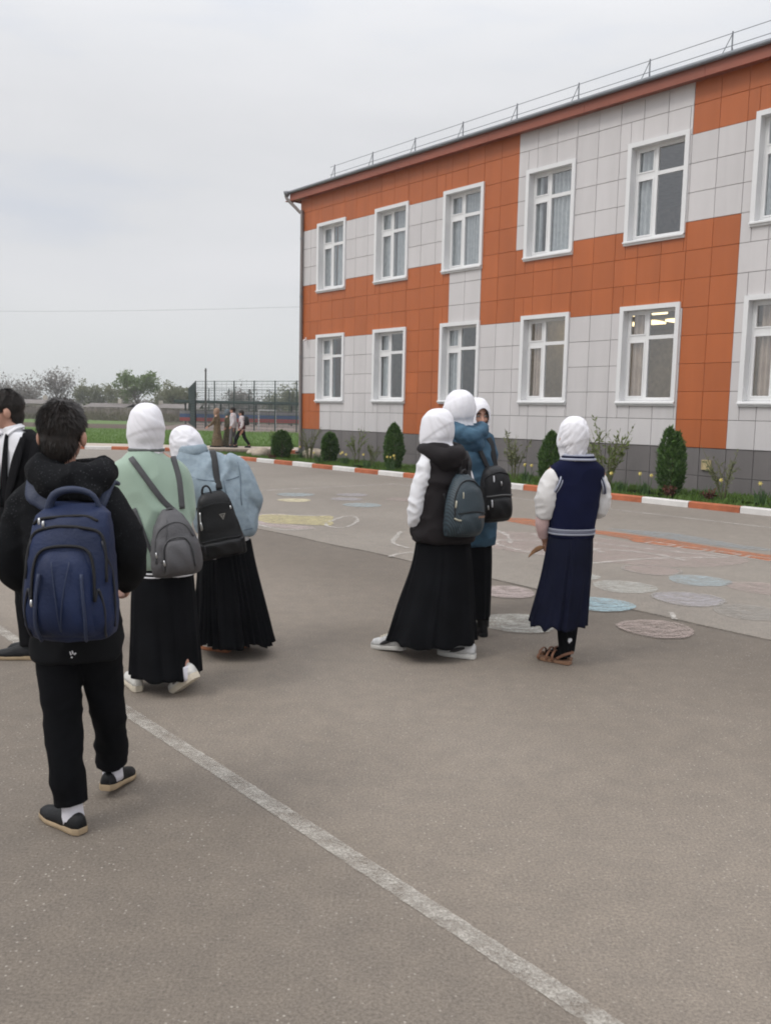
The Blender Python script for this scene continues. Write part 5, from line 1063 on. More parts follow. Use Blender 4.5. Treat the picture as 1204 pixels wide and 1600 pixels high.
mb = MB(); mb.sect([(.80, .035, 0, .15, .10, SY), (1.0, .045, 0, .15, .105, SY), (1.2, .05, 0, .17, .11, SY), (1.34, .05, 0, .165, .10, SY), (1.40, .05, 0, .125, .092, SY), (1.44, .05, 0, .085, .08, SY)]); mb.tube([(.04, 0, 1.40), (.025, -.004, 1.435), (.01, -.005, 1.475)], [(.078, .07), (.066, .064), (.062, .062)], 16, 3)
cloth('shirt', mb, m_shirt, sb, 0.009, 4, [(0.008, (6, 6, 12), 0.6, 1.3)], 3.0)
mb = MB(); mb.sect([(.70, .055, 0, .168, .125, SY), (.9, .05, 0, .166, .125, SY), (1.1, .05, 0, .172, .128, SY), (1.26, .052, 0, .186, .122, SY), (1.36, .05, 0, .175, .108, SY), (1.42, .055, .0, .125, .098, SY), (1.455, .035, .0, .085, .085, SY)])
jt = mb; mb = MB(); mb.tube([tuple(np.array(J['sl'])*.6+np.array((.05, 0, 1.34))*.4), J['sl'], (.20, -.12, 1.2), J['el'], (.20, -.17, .96), J['wl']], [.055, .069, .064, .057, .05, .043], 14, 4); mb.tube([tuple(np.array(J['sr'])*.6+np.array((.05, 0, 1.34))*.4), J['sr'], J['er'], J['wr']], [.055, .069, .057, .043], 14, 5)
cloth('jacket_sleeves', mb, m_blk2, sb, 0.009, 5, [(0.014, (8, 8, 14), 0.5, 1.3)], 2.0); mb = jt
f_, r_ = fwd(SY), rgt(SY)
def vcut(P):
    Q = P-np.array((.05, 0, 0)); a = Q[:, 0]*r_[0]+Q[:, 1]*r_[1]; bb = Q[:, 0]*f_[0]+Q[:, 1]*f_[1]; w = np.interp(P[:, 2], [.98, 1.2, 1.38, 1.46], [.0, .062, .106, .085]); return (bb > .02) & (np.abs(a) < w) & (P[:, 2] > .98)
cloth('suit_jacket', mb, m_blk2, sb, 0.009, 5, [(0.010, (6, 6, 11), 0.5, 1.3)], 4.0, None, vcut)
for sd in (-1, 1):
    mb = MB(); P_ = [np.array((.05, 0, z))+r_*sd*x+f_*y for x, y, z in ((.108, .070, 1.41), (.098, .115, 1.28), (.062, .134, 1.12), (.015, .136, .98))]; mb.tube(P_, [(.024, .008), (.038, .008), (.034, .008), (.01, .006)], 8, 4, side=r_); mb.build('lapel', m_blk2, sb, True)
    mb = MB(); P_ = [np.array((.015, -.004, z))+r_*sd*x+f_*y for x, y, z in ((.066, -.02, 1.475), (.060, .035, 1.462), (.03, .075, 1.425))]; mb.tube(P_, [(.010, .016), (.010, .020), (.008, .022)], 8, 4, side=(0, 0, 1)); mb.build('collar', m_shirt, sb, True)
mb = MB(); mb.tube([np.array((.05, 0, z))+f_*y for y, z in ((.082, 1.43), (.10, 1.40), (.122, 1.2), (.127, .98))], [(.014, .010), (.016, .006), (.028, .006), (.034, .005)], 8, 4, side=r_); mb.build('tie', m_blk2, sb, True)
mb = MB(); mb.tube([J['hl'], (.08, -.065, .62), J['kl'], (.095, -.05, .25), (.10, -.05, .09)], [.088, .08, .066, .06, .06], 14, 4); mb.tube([J['hr'], J['kr'], (.12, .10, .09)], [.088, .066, .06], 14, 6); mb.ell((.06, 0, .82), (.14, .13, .09))
cloth('trousers', mb, m_blk2, sb, 0.010, 5, [(0.008, (6, 6, 12), 0.5, 1.3)], 5.0)
shoe(sb, (.155, -.06), 1.62, 0.0, 0.275, m_shoeb, m_gum, None, 0.022); shoe(sb, (.175, .10), 1.62, 0.0, 0.275, m_shoeb, m_gum, None, 0.022)

# ================================================================== 3. girl in the mint sweater
MY = 0.42; mg = person('girl in a loose mint sweater, white headscarf and long straight black skirt', (-1.25, 4.85)); hM = head_M(0.5, 0.05)
J = dict(pel=(-.01, 0, .84), ch=(-.06, 0, 1.16), nk=(-.10, .01, 1.38), head=(-.106, .03, 1.494), sl=(-.21, -.05, 1.26), el=(-.19, -.02, .97), wl=(-.17, .2, .97), sr=(.05, .06, 1.26), er=(.08, .1, 1.0), wr=(-.02, .26, .98), hl=(-.09, -.02, .8), kl=(-.11, .03, .45), al=(-.13, -.06, .085), hr=(.06, .04, .8), kr=(.09, -.02, .45), ar=(.135, -.12, .12), fl=0.5, fr=0.9)
body(mg, J, MY, hM, 0.97)
hijab(mg, J['head'], hM, m_scarf, 1.02, 0.92, .97, [(.006, 1.7, 3, 5), (.0028, 6, 5, 7)], 1.5)
m_mint = pm('mint_fleece', (0.315, 0.415, 0.335), 0.95, 5, var=0.05, bump=0.15, bs=160, sheen=0.25)
mb = MB(); mb.sect([(.712, -.002, .0, .158, .125, MY), (.735, -.01, 0, .182, .148, MY), (.82, -.025, 0, .195, .158, MY), (.98, -.05, 0, .198, .155, MY), (1.14, -.068, 0, .200, .145, MY), (1.25, -.080, 0, .188, .122, MY), (1.325, -.088, .0, .14, .095, MY), (1.375, -.10, .01, .085, .08, MY)], power=2.2)
mb.tube([(-.16, -.03, 1.28), (-.225, -.055, 1.22), (-.232, -.06, 1.08), (-.205, -.05, .93), (-.19, .06, .93), (-.17, .19, .97)], [.065, .08, .08, .082, .07, .05], 16, 4); mb.tube([(.0, .03, 1.29), (.062, .055, 1.235), (.09, .07, 1.10), (.085, .09, .99), (-.02, .25, .98)], [.065, .078, .072, .068, .05], 16, 4)
sw = cloth('sweater', mb, m_mint, mg, 0.010, 8, [(0.020, (5, 5, 3), 0.25, 1.3), (0.010, (9, 9, 6), -0.5, 1.4)], 6.0)
for z0, z1, e, m in ((.655, .712, .000, m_blk), (.668, .676, .004, m_shirt), (.688, .697, .004, m_shirt)):
    mb = MB(); mb.sect([(z0, -.002, 0, .163+e, .130+e, MY), ((z0+z1)/2, -.002, 0, .164+e, .131+e, MY), (z1, -.002, 0, .162+e, .129+e, MY)], seg=40, sub=2); mb.build('waistband' if e == 0 else 'waistband_stripe', m, mg, True)
mb = MB(); mb.tube([(-.10+.093*math.cos(a)*math.cos(.4)-.08*math.sin(a)*math.sin(.4), .012+.093*math.cos(a)*math.sin(.4)+.082*math.sin(a)*math.cos(.4), 1.373) for a in np.linspace(0, 2*np.pi, 20)], .009, 8, 1); mb.build('neckband', pm('grey_rib', (.12, .13, .125), .9), mg, True)
skirt('skirt', mg, m_blk, [(.70, -.005, 0, .165, .132, MY), (.55, -.008, 0, .178, .160, MY), (.32, -.003, .0, .190, .19, MY), (.100, .002, -.005, .202, .213, MY)], 9, 0.055, 3, hem=.012)
shoe(mg, (.225, -.16), 1.02, 0.62, 0.25, m_sneak, m_sneaks, None, 0.032, 'sneaker', 0.075, 0.043, pm('dark_lace', (.05, .05, .055), .8), stripe=pm('grey_stripe', (.1, .1, .105), .7))
shoe(mg, (-.125, -.10), 0.55, 0.0, 0.25, m_sneak, m_sneaks, None, 0.032, 'sneaker', 0.072, 0.043)
mb = MB(); mb.tube([(.135, -.115, .165), (.148, -.118, .13), (.168, -.12, .10)], [.046, .046, .045], 12, 3); mb.build('sock', m_sockw, mg, True)
m_gb = pm('grey_nylon', (0.082, 0.080, 0.086), 0.6, 6, var=0.12, bump=0.25, bs=90); m_gb2 = pm('grey_webbing', (0.068, 0.068, 0.072), 0.7, 10, var=0.1)
bag = Bag('soft grey backpack with a rounded front pocket over the mint sweater', (-1.25+.088, 4.85-.115, .700), 0.42, [(0, .10, .08), (.02, .128, .13), (.08, .138, .165), (.17, .128, .16), (.27, .098, .125), (.33, .065, .085), (.36, .035, .045)], m_gb, 0.05, -0.10, 2.6, 0.010, 4)
bag.pocket(.085, .015, .225, .035, m_gb, .068); bag.line('pocket_zip', [(-.082, .05), (-.08, .16), (-.05, .215), (0, .23), (.05, .218), (.078, .16), (.086, .06)], .005, m_gb2, .012); bag.line('main_zip', [(-.118, .10), (-.11, .20), (-.075, .275), (0, .305), (.06, .285), (.10, .22)], .0055, m_gb2, .004)
bag.pull(-.112, .16, m_metal, .03); bag.pull(-.080, .12, m_metal, .03, .02); bag.handle(-.03, .03, .335, .035, (.008, .004), m_gb2, -.03); bag.line('seam', [(-.03, .32), (-.06, .2), (-.09, .1)], .0025, m_gb2, .004)
sn = snapper(sw, mg, MY)
bag.strap([sn('b', .03, 1.045), sn('b', -.03, 1.10), sn('b', -.10, 1.19), sn('b', -.165, 1.28), sn('b', -.195, 1.325, .006), sn('t', -.20, .03, .006)], .016, m_gb2, .0045); bag.strap([sn('b', .085, 1.05), sn('b', .082, 1.13), sn('b', .075, 1.22), sn('b', .06, 1.31, .006), sn('t', .04, .05, .006)], .016, m_gb2, .0045)
bag.strap([sn('b', -.075, .77), sn('b', -.12, .86), sn('b', -.16, .98), sn('b', -.19, 1.06)], .010, m_gb2, .004)

# ================================================================== 4. girl in pale denim
DYW = 0.30; dg_ = person('girl leaning left in a pale denim jacket, white headscarf and crinkled black skirt', (-1.05, 5.6)); hM = head_M(0.55, 0.30, -0.25)
J = dict(pel=(.0, 0, .82), ch=(-.08, 0, 1.12), nk=(-.215, .04, 1.29), head=(-.272, .09, 1.358), sl=(-.28, -.01, 1.22), el=(-.33, .04, .98), wl=(-.2, .22, .95), sr=(.06, .05, 1.23), er=(.175, .03, 1.06), wr=(.14, .15, .95), hl=(-.08, -.02, .78), kl=(-.07, .0, .44), al=(-.05, .05, .085), hr=(.08, .03, .78), kr=(.1, .1, .44), ar=(.12, .16, .085), fl=0.9, fr=0.7)
body(dg_, J, DYW, hM, 0.97)
hijab(dg_, J['head'], hM, m_scarf, .99, 1.02, .98, [(.008, 2.0, 14, 3), (.006, 2.5, 30, 4)], 3.0, zlow=-.16)
m_den = pm('pale_denim', (0.225, 0.285, 0.335), 0.9, 40, col2=(0.275, 0.34, 0.39), bump=0.25, bs=200)
mb = MB(); mb.sect([(.80, .012, 0, .185, .14, DYW), (.86, .012, 0, .205, .155, DYW), (.98, .0, 0, .205, .155, DYW), (1.10, -.045, .0, .215, .145, DYW), (1.2, -.095, .01, .215, .125, DYW), (1.27, -.13, .02, .18, .105, DYW), (1.335, -.195, .035, .095, .085, DYW)])
mb.tube([(.0, .03, 1.255), (.085, .04, 1.22), (.145, .02, 1.14), (.172, .01, 1.05), (.165, .07, .98), (.14, .15, .945)], [.07, .074, .066, .064, .058, .05], 16, 4); mb.tube([(-.2, .0, 1.25), (-.28, .0, 1.19), (-.33, .03, 1.0), (-.2, .22, .95)], [.07, .078, .068, .05], 14, 4)
dj = cloth('denim_jacket', mb, m_den, dg_, 0.010, 5, [(0.024, (8, 8, 3.2), 0.35, 1.2), (0.010, (15, 15, 7), -0.4, 1.2), (0.004, (30, 30, 20), 0.3, 1.2)], 2.5)
mb = MB(); mb.tube([(-.29, .0, 1.345), (-.25, -.05, 1.335), (-.17, -.045, 1.345), (-.12, .02, 1.36)], [(.014, .03), (.016, .036), (.016, .036), (.014, .03)], 10, 5, side=(0, 1, 0)); me = remesh(mb, .007, 3); me.materials.append(m_den); link('collar', me, dg_)
mb = MB(); mb.sect([(.655, -.02, 0, .165, .15, DYW), (.70, -.02, 0, .167, .15, DYW), (.82, .0, 0, .17, .138, DYW)], seg=40); me = mb.mesh('shirt_tail'); fix_normals(me); fold(me, [(.012, (9, 9, 3), 0.2, 1.3)], 2); me.polygons.foreach_set('use_smooth', [True]*len(me.polygons)); me.materials.append(m_shirt); link('shirt_tail', me, dg_)
sn = snapper(dj, dg_, DYW); m_seam = pm('denim_seam', (.13, .17, .21), .9)
def seam(pts, par, sn_, m, r=.0032):
    R0 = np.array(par.location); P_ = [np.array(sn_('b', x, z, .001))-R0 for x, z in pts]; mb_ = MB(); mb_.tube(P_, r, 6, 2); return mb_.build('seam', m, par, True)
seam([(-.26, 1.19), (-.18, 1.165), (-.08, 1.155), (.02, 1.16), (.09, 1.18)], dg_, sn, m_seam); seam([(.085, 1.27), (.10, 1.18), (.095, 1.08), (.10, 1.0)], dg_, sn, m_seam); seam([(-.02, 1.155), (.0, 1.05), (.03, .9)], dg_, sn, m_seam); seam([(-.16, .835), (-.05, .83), (.08, .835), (.17, .85)], dg_, sn, m_seam)
skirt('skirt', dg_, m_blk, [(.76, .005, 0, .168, .13, DYW), (.58, .02, 0, .188, .165, DYW), (.32, .045, .0, .225, .21, DYW), (.095, .065, .0, .258, .245, DYW)], 26, 0.10, 8, seg=260, hem=.028, sharp=.8)
m_gums = pm('orange_brown_sole', (.33, .13, .06), .8, 20, var=.1)
shoe(dg_, (.035, .0), 1.15, 0.0, 0.245, m_sneak, m_gums, None, 0.026, 'sneaker', 0.075, 0.043, m_sneaks); shoe(dg_, (.13, .12), 0.9, 0.0, 0.245, m_sneak, m_gums, None, 0.026, 'sneaker', 0.075, 0.043)
m_bk = pm('black_nylon', (0.0065, 0.0065, 0.0078), 0.5, 8, var=0.3, bump=0.2, bs=80, spec=0.35); m_bk2 = pm('black_webbing', (0.011, 0.011, 0.013), 0.65, 10, var=0.2)
bag = Bag('small black backpack with a silver triangular badge on the pale denim jacket', (-1.05+.020, 5.6-.165, .690), 0.30, [(0, .125, .09), (.015, .145, .12), (.10, .146, .14), (.13, .138, .125), (.26, .118, .11), (.37, .092, .09), (.41, .06, .06)], m_bk, 0.06, -0.18, 4.0, 0.005, 6)
bag.pocket(.125, .01, .125, .022, m_bk, .128); bag.line('pocket_zip', [(-.125, .125), (0, .132), (.125, .125)], .005, m_zipm, .010); bag.line('top_seam', [(-.10, .34), (0, .35), (.095, .335)], .0035, m_zipm, .004)
bag.line('side_zip', [(-.108, .20), (-.105, .26), (-.098, .31)], .0045, m_metal, .003, 3); bag.pull(-.104, .25, m_metal, .045, .008); bag.pull(.09, .32, m_metal, .02); bag.pull(-.112, .115, m_bk2, .06, .03)
bg = MB(); yy = bag.y(.03, .27)-.006; bg.rings([[(.012, yy, .283), (.052, yy, .283), (.032, yy, .243)], [(.012, yy-.003, .283), (.052, yy-.003, .283), (.032, yy-.003, .243)]]); bg.build('badge', pm('dull_silver', (.34, .33, .31), .4, metal=.6), bag.root); bg = MB(); bg.box((.032, yy-.0045, .276), (.022, .002, .004)); bg.box((.032, yy-.0045, .266), (.003, .002, .018)); bg.build('badge_mark', m_bk2, bag.root)
bag.handle(-.065, .0, .385, .075, (.008, .005), m_bk2, -.03)
sn = snapper(dj, dg_, DYW)
bag.strap([sn('b', -.05, 1.10), sn('b', -.062, 1.18), sn('b', -.07, 1.26), sn('b', -.075, 1.32, .006), sn('t', -.085, .04, .006)], .020, m_bk2, .0055); bag.strap([sn('b', -.12, 1.01), sn('b', -.18, .98), sn('b', -.25, .95)], .012, m_bk2, .004)

# ================================================================== 5. girl in the black padded vest
VY = 0.62; vg = person('girl in a black hooded padded vest over white sleeves with a long flared black skirt', (.25, 5.7)); hM = head_M(0.75, 0.12)
J = dict(pel=(.14, 0, .84), ch=(.135, 0, 1.16), nk=(.105, .01, 1.385), head=(.076, .03, 1.504), sl=(.01, -.09, 1.27), el=(-.045, -.1, 1.0), wl=(.01, .0, .87), sr=(.26, .09, 1.27), er=(.30, .14, 1.02), wr=(.2, .27, .95), hl=(.06, -.05, .8), kl=(.02, .0, .45), al=(-.16, .02, .09), hr=(.2, .05, .8), kr=(.24, .03, .45), ar=(.28, -.07, .09), fl=1.0, fr=1.05)
body(vg, J, VY, hM, 0.97, hands=(1, 1))
hijab(vg, J['head'], hM, m_scarf, 1.0, 1.02, 1.16, [(.007, 1.9, 3, 4), (.003, 7, 4, 6)], 9.0)
mb = MB(); mb.tube([(.05, -.06, 1.33), (.012, -.09, 1.275), (-.030, -.105, 1.13), (-.047, -.10, 1.0), (-.045, -.06, .91), (.0, .0, .84)], [.05, .058, .056, .056, .054, .05], 14, 4); mb.tube([(.24, .08, 1.31), (.27, .10, 1.2), (.30, .14, 1.02), (.2, .27, .95)], [.05, .056, .052, .045], 12, 4)
cloth('shirt_sleeves', mb, m_shirt, vg, 0.008, 4, [(0.016, (8, 8, 15), 0.6, 1.3), (0.006, (16, 16, 26), -0.5, 1.3)], 4.0)
m_vest = pm('black_padded', (0.0095, 0.0070, 0.0082), 0.75, 6, var=0.2, bump=0.15, bs=100, spec=0.25)
mb = MB(); mb.sect([(.775, .135, 0, .215, .16, VY), (.83, .135, 0, .222, .168, VY), (.95, .14, 0, .205, .155, VY), (1.08, .138, 0, .190, .145, VY), (1.2, .135, 0, .182, .135, VY), (1.30, .130, 0, .178, .115, VY), (1.37, .12, .01, .12, .095, VY), (1.40, .11, .01, .09, .085, VY)], seg=64)
vt = cloth('padded_vest', mb, m_vest, vg, 0.010, 4, [(0.022, (2, 2, 8), 0.05, 0.8), (0.016, (9, 9, 9), 0.5, 1.2)], 1.0)
mb = MB(); mb.tube([(-.02, -.01, 1.385), (.03, -.10, 1.37), (.12, -.15, 1.335), (.21, -.10, 1.35), (.23, .0, 1.39)], [.035, .048, .056, .052, .034], 14, 5); mb.ell((.15, -.135, 1.30), (.085, .05, .055)); mb.tube([(-.02, .0, 1.39), (.05, .09, 1.37), (.16, .11, 1.38), (.23, .01, 1.39)], .035, 12, 4); mb.ell((.07, -.07, 1.385), (.09, .06, .045))
cloth('hood', mb, m_vest, vg, 0.008, 4, [(0.016, (7, 7, 11), 0.7, 1.2)], 2.0)
mb = MB(); mb.ell((-.042, -.05, .845), (.048, .065, .065)); me = remesh(mb, .008, 3); me.materials.append(m_vest); link('vest_pocket', me, vg)
skirt('skirt', vg, m_blk, [(.80, .14, 0, .195, .15, VY), (.60, .135, 0, .212, .185, VY), (.34, .105, -.01, .258, .235, VY), (.105, .082, -.01, .310, .265, VY)], 11, 0.075, 5, hem=.014)
m_swoosh = pm('black_stripe', (.02, .02, .022), .6); m_sneak2 = pm('grey_white_sneaker', (.50, .50, .50), .6, 30, var=.16, bump=.1)
shoe(vg, (-.10, -.03), 1.02, 0.10, 0.265, m_sneak2, m_sneak, None, 0.030, 'sneaker', 0.085, 0.046, m_sneaks, stripe=m_swoosh); shoe(vg, (.365, -.135), 1.18, 0.0, 0.265, m_sneak2, m_sneak, None, 0.030, 'sneaker', 0.085, 0.046, m_sneaks, stripe=m_swoosh)
m_teal = pm('dark_teal_weave', (0.016, 0.032, 0.042), 0.42, 30, var=0.35, bump=0.5, bs=120, stretch=(1, 1, 1))
tw = m_teal.node_tree; b = tw.nodes['Principled BSDF']; wv = tw.nodes.new('ShaderNodeTexWave'); wv.inputs['Scale'].default_value = 26; wv.bands_direction = 'X'; wv.inputs['Distortion'].default_value = 0.3; tcx = tw.nodes.new('ShaderNodeTexCoord'); mpx = tw.nodes.new('ShaderNodeMapping'); mpx.inputs['Rotation'].default_value = (0, .45, 0); mpx.inputs['Scale'].default_value = (1, .0, 1); rr_ = tw.nodes.new('ShaderNodeValToRGB'); rr_.color_ramp.elements[0].color = (.010, .018, .026, 1); rr_.color_ramp.elements[1].color = (.040, .066, .082, 1)
tw.links.new(tcx.outputs['Object'], mpx.inputs['Vector']); tw.links.new(mpx.outputs[0], wv.inputs['Vector']); tw.links.new(wv.outputs['Fac'], rr_.inputs['Fac']); tw.links.new(rr_.outputs[0], b.inputs['Base Color'])
bag = Bag('dark teal striped backpack worn over the black padded vest', (.25+.205, 5.7-.125, .825), 0.62, [(0, .105, .08), (.02, .137, .13), (.09, .147, .16), (.2, .142, .155), (.30, .115, .135), (.36, .08, .10), (.40, .04, .06)], m_teal, 0.04, 0.02, 2.5, 0.006, 2)
bag.pocket(.105, .02, .17, .022, m_teal, .10); bag.line('pocket_zip', [(-.11, .165), (0, .178), (.11, .165)], .004, m_zipm, .010); bag.line('main_zip', [(-.128, .12), (-.118, .26), (-.07, .345), (0, .37), (.07, .345), (.118, .26), (.128, .14)], .0045, m_zipm, .004)
m_brass = pm('pale_trim', (.40, .38, .30), .5); bag.line('trim', [(-.13, .135), (-.11, .125), (-.09, .123)], .006, m_brass, .006, 3); bag.line('trim', [(-.123, .20), (-.115, .245)], .006, m_brass, .006, 3); bag.pull(-.07, .30, m_brass, .05, .008)
lt = MB(); yy = bag.y(.05, .14)-.024
for k, (a, h) in enumerate(((.03, 1), (.042, .7), (.052, 1), (.064, .7), (.074, 1))): lt.box((a, bag.y(a, .14)-.0265, .145), (.004, .003, .014*h)); lt.box((a+.004, bag.y(a, .14)-.0265, .150-.004*(k % 2)), (.007, .003, .003))
lo = lt.build('brand_lettering', pm('copper_print', (.30, .17, .11), .5), bag.root); lo['kind'] = 'stuff'
bag.handle(-.02, .03, .38, .05, (.010, .005), m_bk2, -.03)
sn = snapper(vt, vg, VY); bag.strap([sn('b', .19, 1.17), sn('b', .165, 1.23), sn('b', .15, 1.28), sn('b', .14, 1.34, .01)], .016, m_bk2, .005); bag.strap([sn('b', .25, 1.17), sn('b', .275, 1.23), sn('b', .285, 1.29), sn('t', .27, .06, .008)], .016, m_bk2, .005); bag.strap([sn('b', .105, .87), sn('b', .06, .93), sn('b', .02, 1.03), sn('b', .0, 1.1)], .009, m_bk2, .004)

# ================================================================== 6. taller girl in the blue denim coat
BY = 0.42; bgirl = person('taller girl in a dark blue denim coat and ribbed white headscarf behind the vest girl', (.72, 6.2)); hM = head_M(0.45, 0.08)
J = dict(pel=(-.08, 0, .9), ch=(-.12, 0, 1.26), nk=(-.19, .01, 1.5), head=(-.213, .03, 1.640), sl=(-.28, -.05, 1.4), el=(-.33, .0, 1.12), wl=(-.25, .2, 1.08), sr=(.0, .06, 1.4), er=(.02, .12, 1.14), wr=(-.08, .3, 1.1), hl=(-.15, -.02, .86), kl=(-.14, .0, .48), al=(-.12, .06, .09), hr=(-.01, .03, .86), kr=(.0, .0, .48), ar=(.01, -.02, .09), fl=0.4, fr=0.1)
body(bgirl, J, BY, hM, 1.0)
hijab(bgirl, J['head'], hM, m_scarf, 1.02, 1.04, 1.06, [(.009, 4.5, 1.5, 2.5), (.003, 11, 2, 3)], 4.0)
m_den2 = pm('dark_denim', (0.022, 0.060, 0.105), 0.9, 9, col2=(0.060, 0.130, 0.195), bump=0.25, bs=120)
mb = MB(); mb.sect([(.675, -.055, 0, .125, .11, BY), (.8, -.065, 0, .145, .125, BY), (1.0, -.085, 0, .16, .13, BY), (1.2, -.105, 0, .172, .128, BY), (1.36, -.125, 0, .172, .115, BY), (1.45, -.155, 0, .14, .10, BY), (1.52, -.19, .01, .09, .085, BY)])
mb.tube([(-.06, .04, 1.44), (-.005, .055, 1.395), (.015, .08, 1.27), (.015, .12, 1.15), (-.08, .3, 1.1)], [.055, .062, .056, .053, .045], 14, 4); mb.tube([(-.22, -.02, 1.44), (-.29, -.05, 1.39), (-.33, .0, 1.12), (-.25, .2, 1.08)], [.055, .064, .055, .045], 14, 4)
ct = cloth('denim_coat', mb, m_den2, bgirl, 0.010, 4, [(0.026, (7, 7, 7), 0.6, 1.1), (0.016, (14, 14, 14), -0.6, 1.2)], 7.0)
mb = MB(); mb.tube([(-.29, .0, 1.52), (-.25, -.075, 1.50), (-.16, -.115, 1.455), (-.06, -.07, 1.48), (-.04, .02, 1.52)], [.032, .048, .06, .054, .034], 14, 5); mb.ell((-.13, -.10, 1.415), (.10, .05, .07)); mb.tube([(-.29, .0, 1.52), (-.22, .10, 1.5), (-.12, .11, 1.5), (-.04, .02, 1.52)], .032, 12, 4); mb.ell((-.18, -.03, 1.50), (.09, .07, .04))
cloth('hood', mb, m_den2, bgirl, 0.008, 3, [(0.026, (8, 8, 10), 0.9, 1.1), (0.010, (18, 18, 20), -0.4, 1.2)], 3.0)
skirt('skirt', bgirl, m_blk, [(.78, -.065, 0, .12, .10, BY), (.5, -.06, 0, .125, .115, BY), (.14, -.055, 0, .118, .115, BY)], 8, .05, 2, hem=.012)
for h, y in (((.015, -.07), .1), ((-.12, .02), .4)):
    shoe(bgirl, h, y, 0.0, .25, m_shoeb, m_shoeb, None, .024, 'boot', .085, .042)
    mb = MB(); mb.tube([(h[0]-.01, h[1]+.05, .24), (h[0]-.008, h[1]+.05, .15), (h[0]-.006, h[1]+.055, .07)], [.05, .046, .044], 12, 3); mb.build('boot_shaft', m_shoeb, bgirl, True)
bag = Bag('black backpack with white zip tabs on the dark blue denim coat', (.72+.015, 6.2-.155, .870), 0.45, [(0, .085, .08), (.02, .108, .125), (.10, .115, .15), (.18, .112, .14), (.28, .105, .13), (.355, .08, .10), (.385, .045, .055)], m_bk, 0.03, -0.04, 2.8, 0.006, 8)
bag.pocket(.100, .02, .185, .030, m_bk, .098); bag.line('pocket_zip', [(-.105, .19), (0, .198), (.105, .19)], .005, pm('grey_zip', (.10, .10, .10), .5), .012); bag.line('main_zip', [(-.108, .24), (-.09, .32), (0, .352), (.09, .32), (.108, .24)], .005, m_zipm, .004); bag.pull(-.05, .33, m_shirt, .055, .010); bag.pull(.0, .29, m_metal, .03); bag.pull(-.085, .17, m_shirt, .05, .03); bag.pull(-.10, .13, m_metal, .03)
sn = snapper(ct, bgirl, BY); bag.strap([sn('b', -.045, 1.22), sn('b', -.09, 1.30), sn('b', -.13, 1.38), sn('b', -.15, 1.43, .01)], .018, m_bk2, .006); bag.strap([sn('b', .03, 1.23), sn('b', .015, 1.32), sn('b', .0, 1.40), sn('b', -.01, 1.44, .008)], .022, m_bk2, .006)

# ================================================================== 7. girl facing the others, mostly hidden
FYW = math.pi-0.45; fg_ = person('girl facing the camera in a tight white headscarf, half hidden behind the blue coat', (.90, 6.85)); hM = head_M(math.pi+0.30, 0.10)
J = dict(pel=(-.27, 0, .86), ch=(-.27, 0, 1.2), nk=(-.21, .02, 1.44), head=(-.188, .0, 1.605), sl=(-.11, -.02, 1.35), el=(-.11, -.05, 1.08), wl=(-.2, -.22, 1.02), sr=(-.43, .03, 1.35), er=(-.47, .0, 1.08), wr=(-.36, -.2, 1.02), hl=(-.19, 0, .82), kl=(-.19, 0, .46), al=(-.19, .02, .09), hr=(-.35, 0, .82), kr=(-.35, 0, .46), ar=(-.35, .02, .09), fl=math.pi, fr=math.pi)
body(fg_, J, FYW, hM, 0.97, True)
hijab(fg_, J['head'], hM, m_scarf, .98, .93, .9, [(.003, 2.4, 12, 3)], 6.0)
mb = MB(); mb.tube([(-.215, .0, 1.42), (-.195, -.02, 1.47), (-.183, -.03, 1.515)], [(.10, .085), (.09, .088), (.078, .082)], 18, 3); cloth('neck_warmer', mb, m_blk, fg_, 0.008, 4, [(.012, (7, 7, 16), .4, 1.2)], 2)
mb = MB(); mb.sect([(.78, -.27, 0, .17, .13, 0), (1.0, -.27, 0, .165, .13, 0), (1.25, -.27, 0, .185, .12, 0), (1.36, -.26, .01, .16, .1, 0), (1.43, -.22, .01, .08, .075, 0)]); mb.tube([(-.16, 0, 1.37), J['sl'], J['el'], J['wl']], [.055, .06, .052, .042], 12, 4); mb.tube([(-.38, 0, 1.37), J['sr'], J['er'], J['wr']], [.055, .06, .052, .042], 12, 4)
cloth('blouse', mb, m_shirt, fg_, 0.010, 4, [(0.012, (7, 7, 10), 0.5, 1.2)], 1.0)
skirt('skirt', fg_, m_blk, [(.82, -.27, 0, .165, .125, 0), (.45, -.27, 0, .18, .17, 0), (.1, -.27, 0, .2, .2, 0)], 9, .06, 4)
for x in (-.19, -.35): shoe(fg_, (x, .06), math.pi, 0, .25, m_shoeb, m_shoeb, None)

# ================================================================== 8. girl in the navy uniform
NYW = 0.22; ng = person('girl in a navy knitted vest and navy skirt with puffed white sleeves and brown sandals', (1.18, 5.54)); hM = head_M(0.1, 0.06)
J = dict(pel=(.02, 0, .85), ch=(.035, 0, 1.12), nk=(.035, .0, 1.355), head=(.010, .02, 1.476), sl=(-.12, -.02, 1.235), el=(-.165, -.01, .98), wl=(-.135, .06, .80), sr=(.19, .04, 1.24), er=(.205, .06, 1.02), wr=(.12, .2, .95), hl=(-.05, -.01, .8), kl=(-.01, .0, .45), al=(.012, -.01, .09), hr=(.09, .02, .8), kr=(.05, .0, .45), ar=(.04, .03, .09), fl=0.75, fr=0.6)
body(ng, J, NYW, hM, 0.96, hd=(np.array((-1., -.3, 0)), None))
hijab(ng, J['head'], hM, m_scarf, .98, .87, .88, [(.011, 2.0, 7, 6), (.007, 4, 13, -8)], 12.0, zlow=-.165)
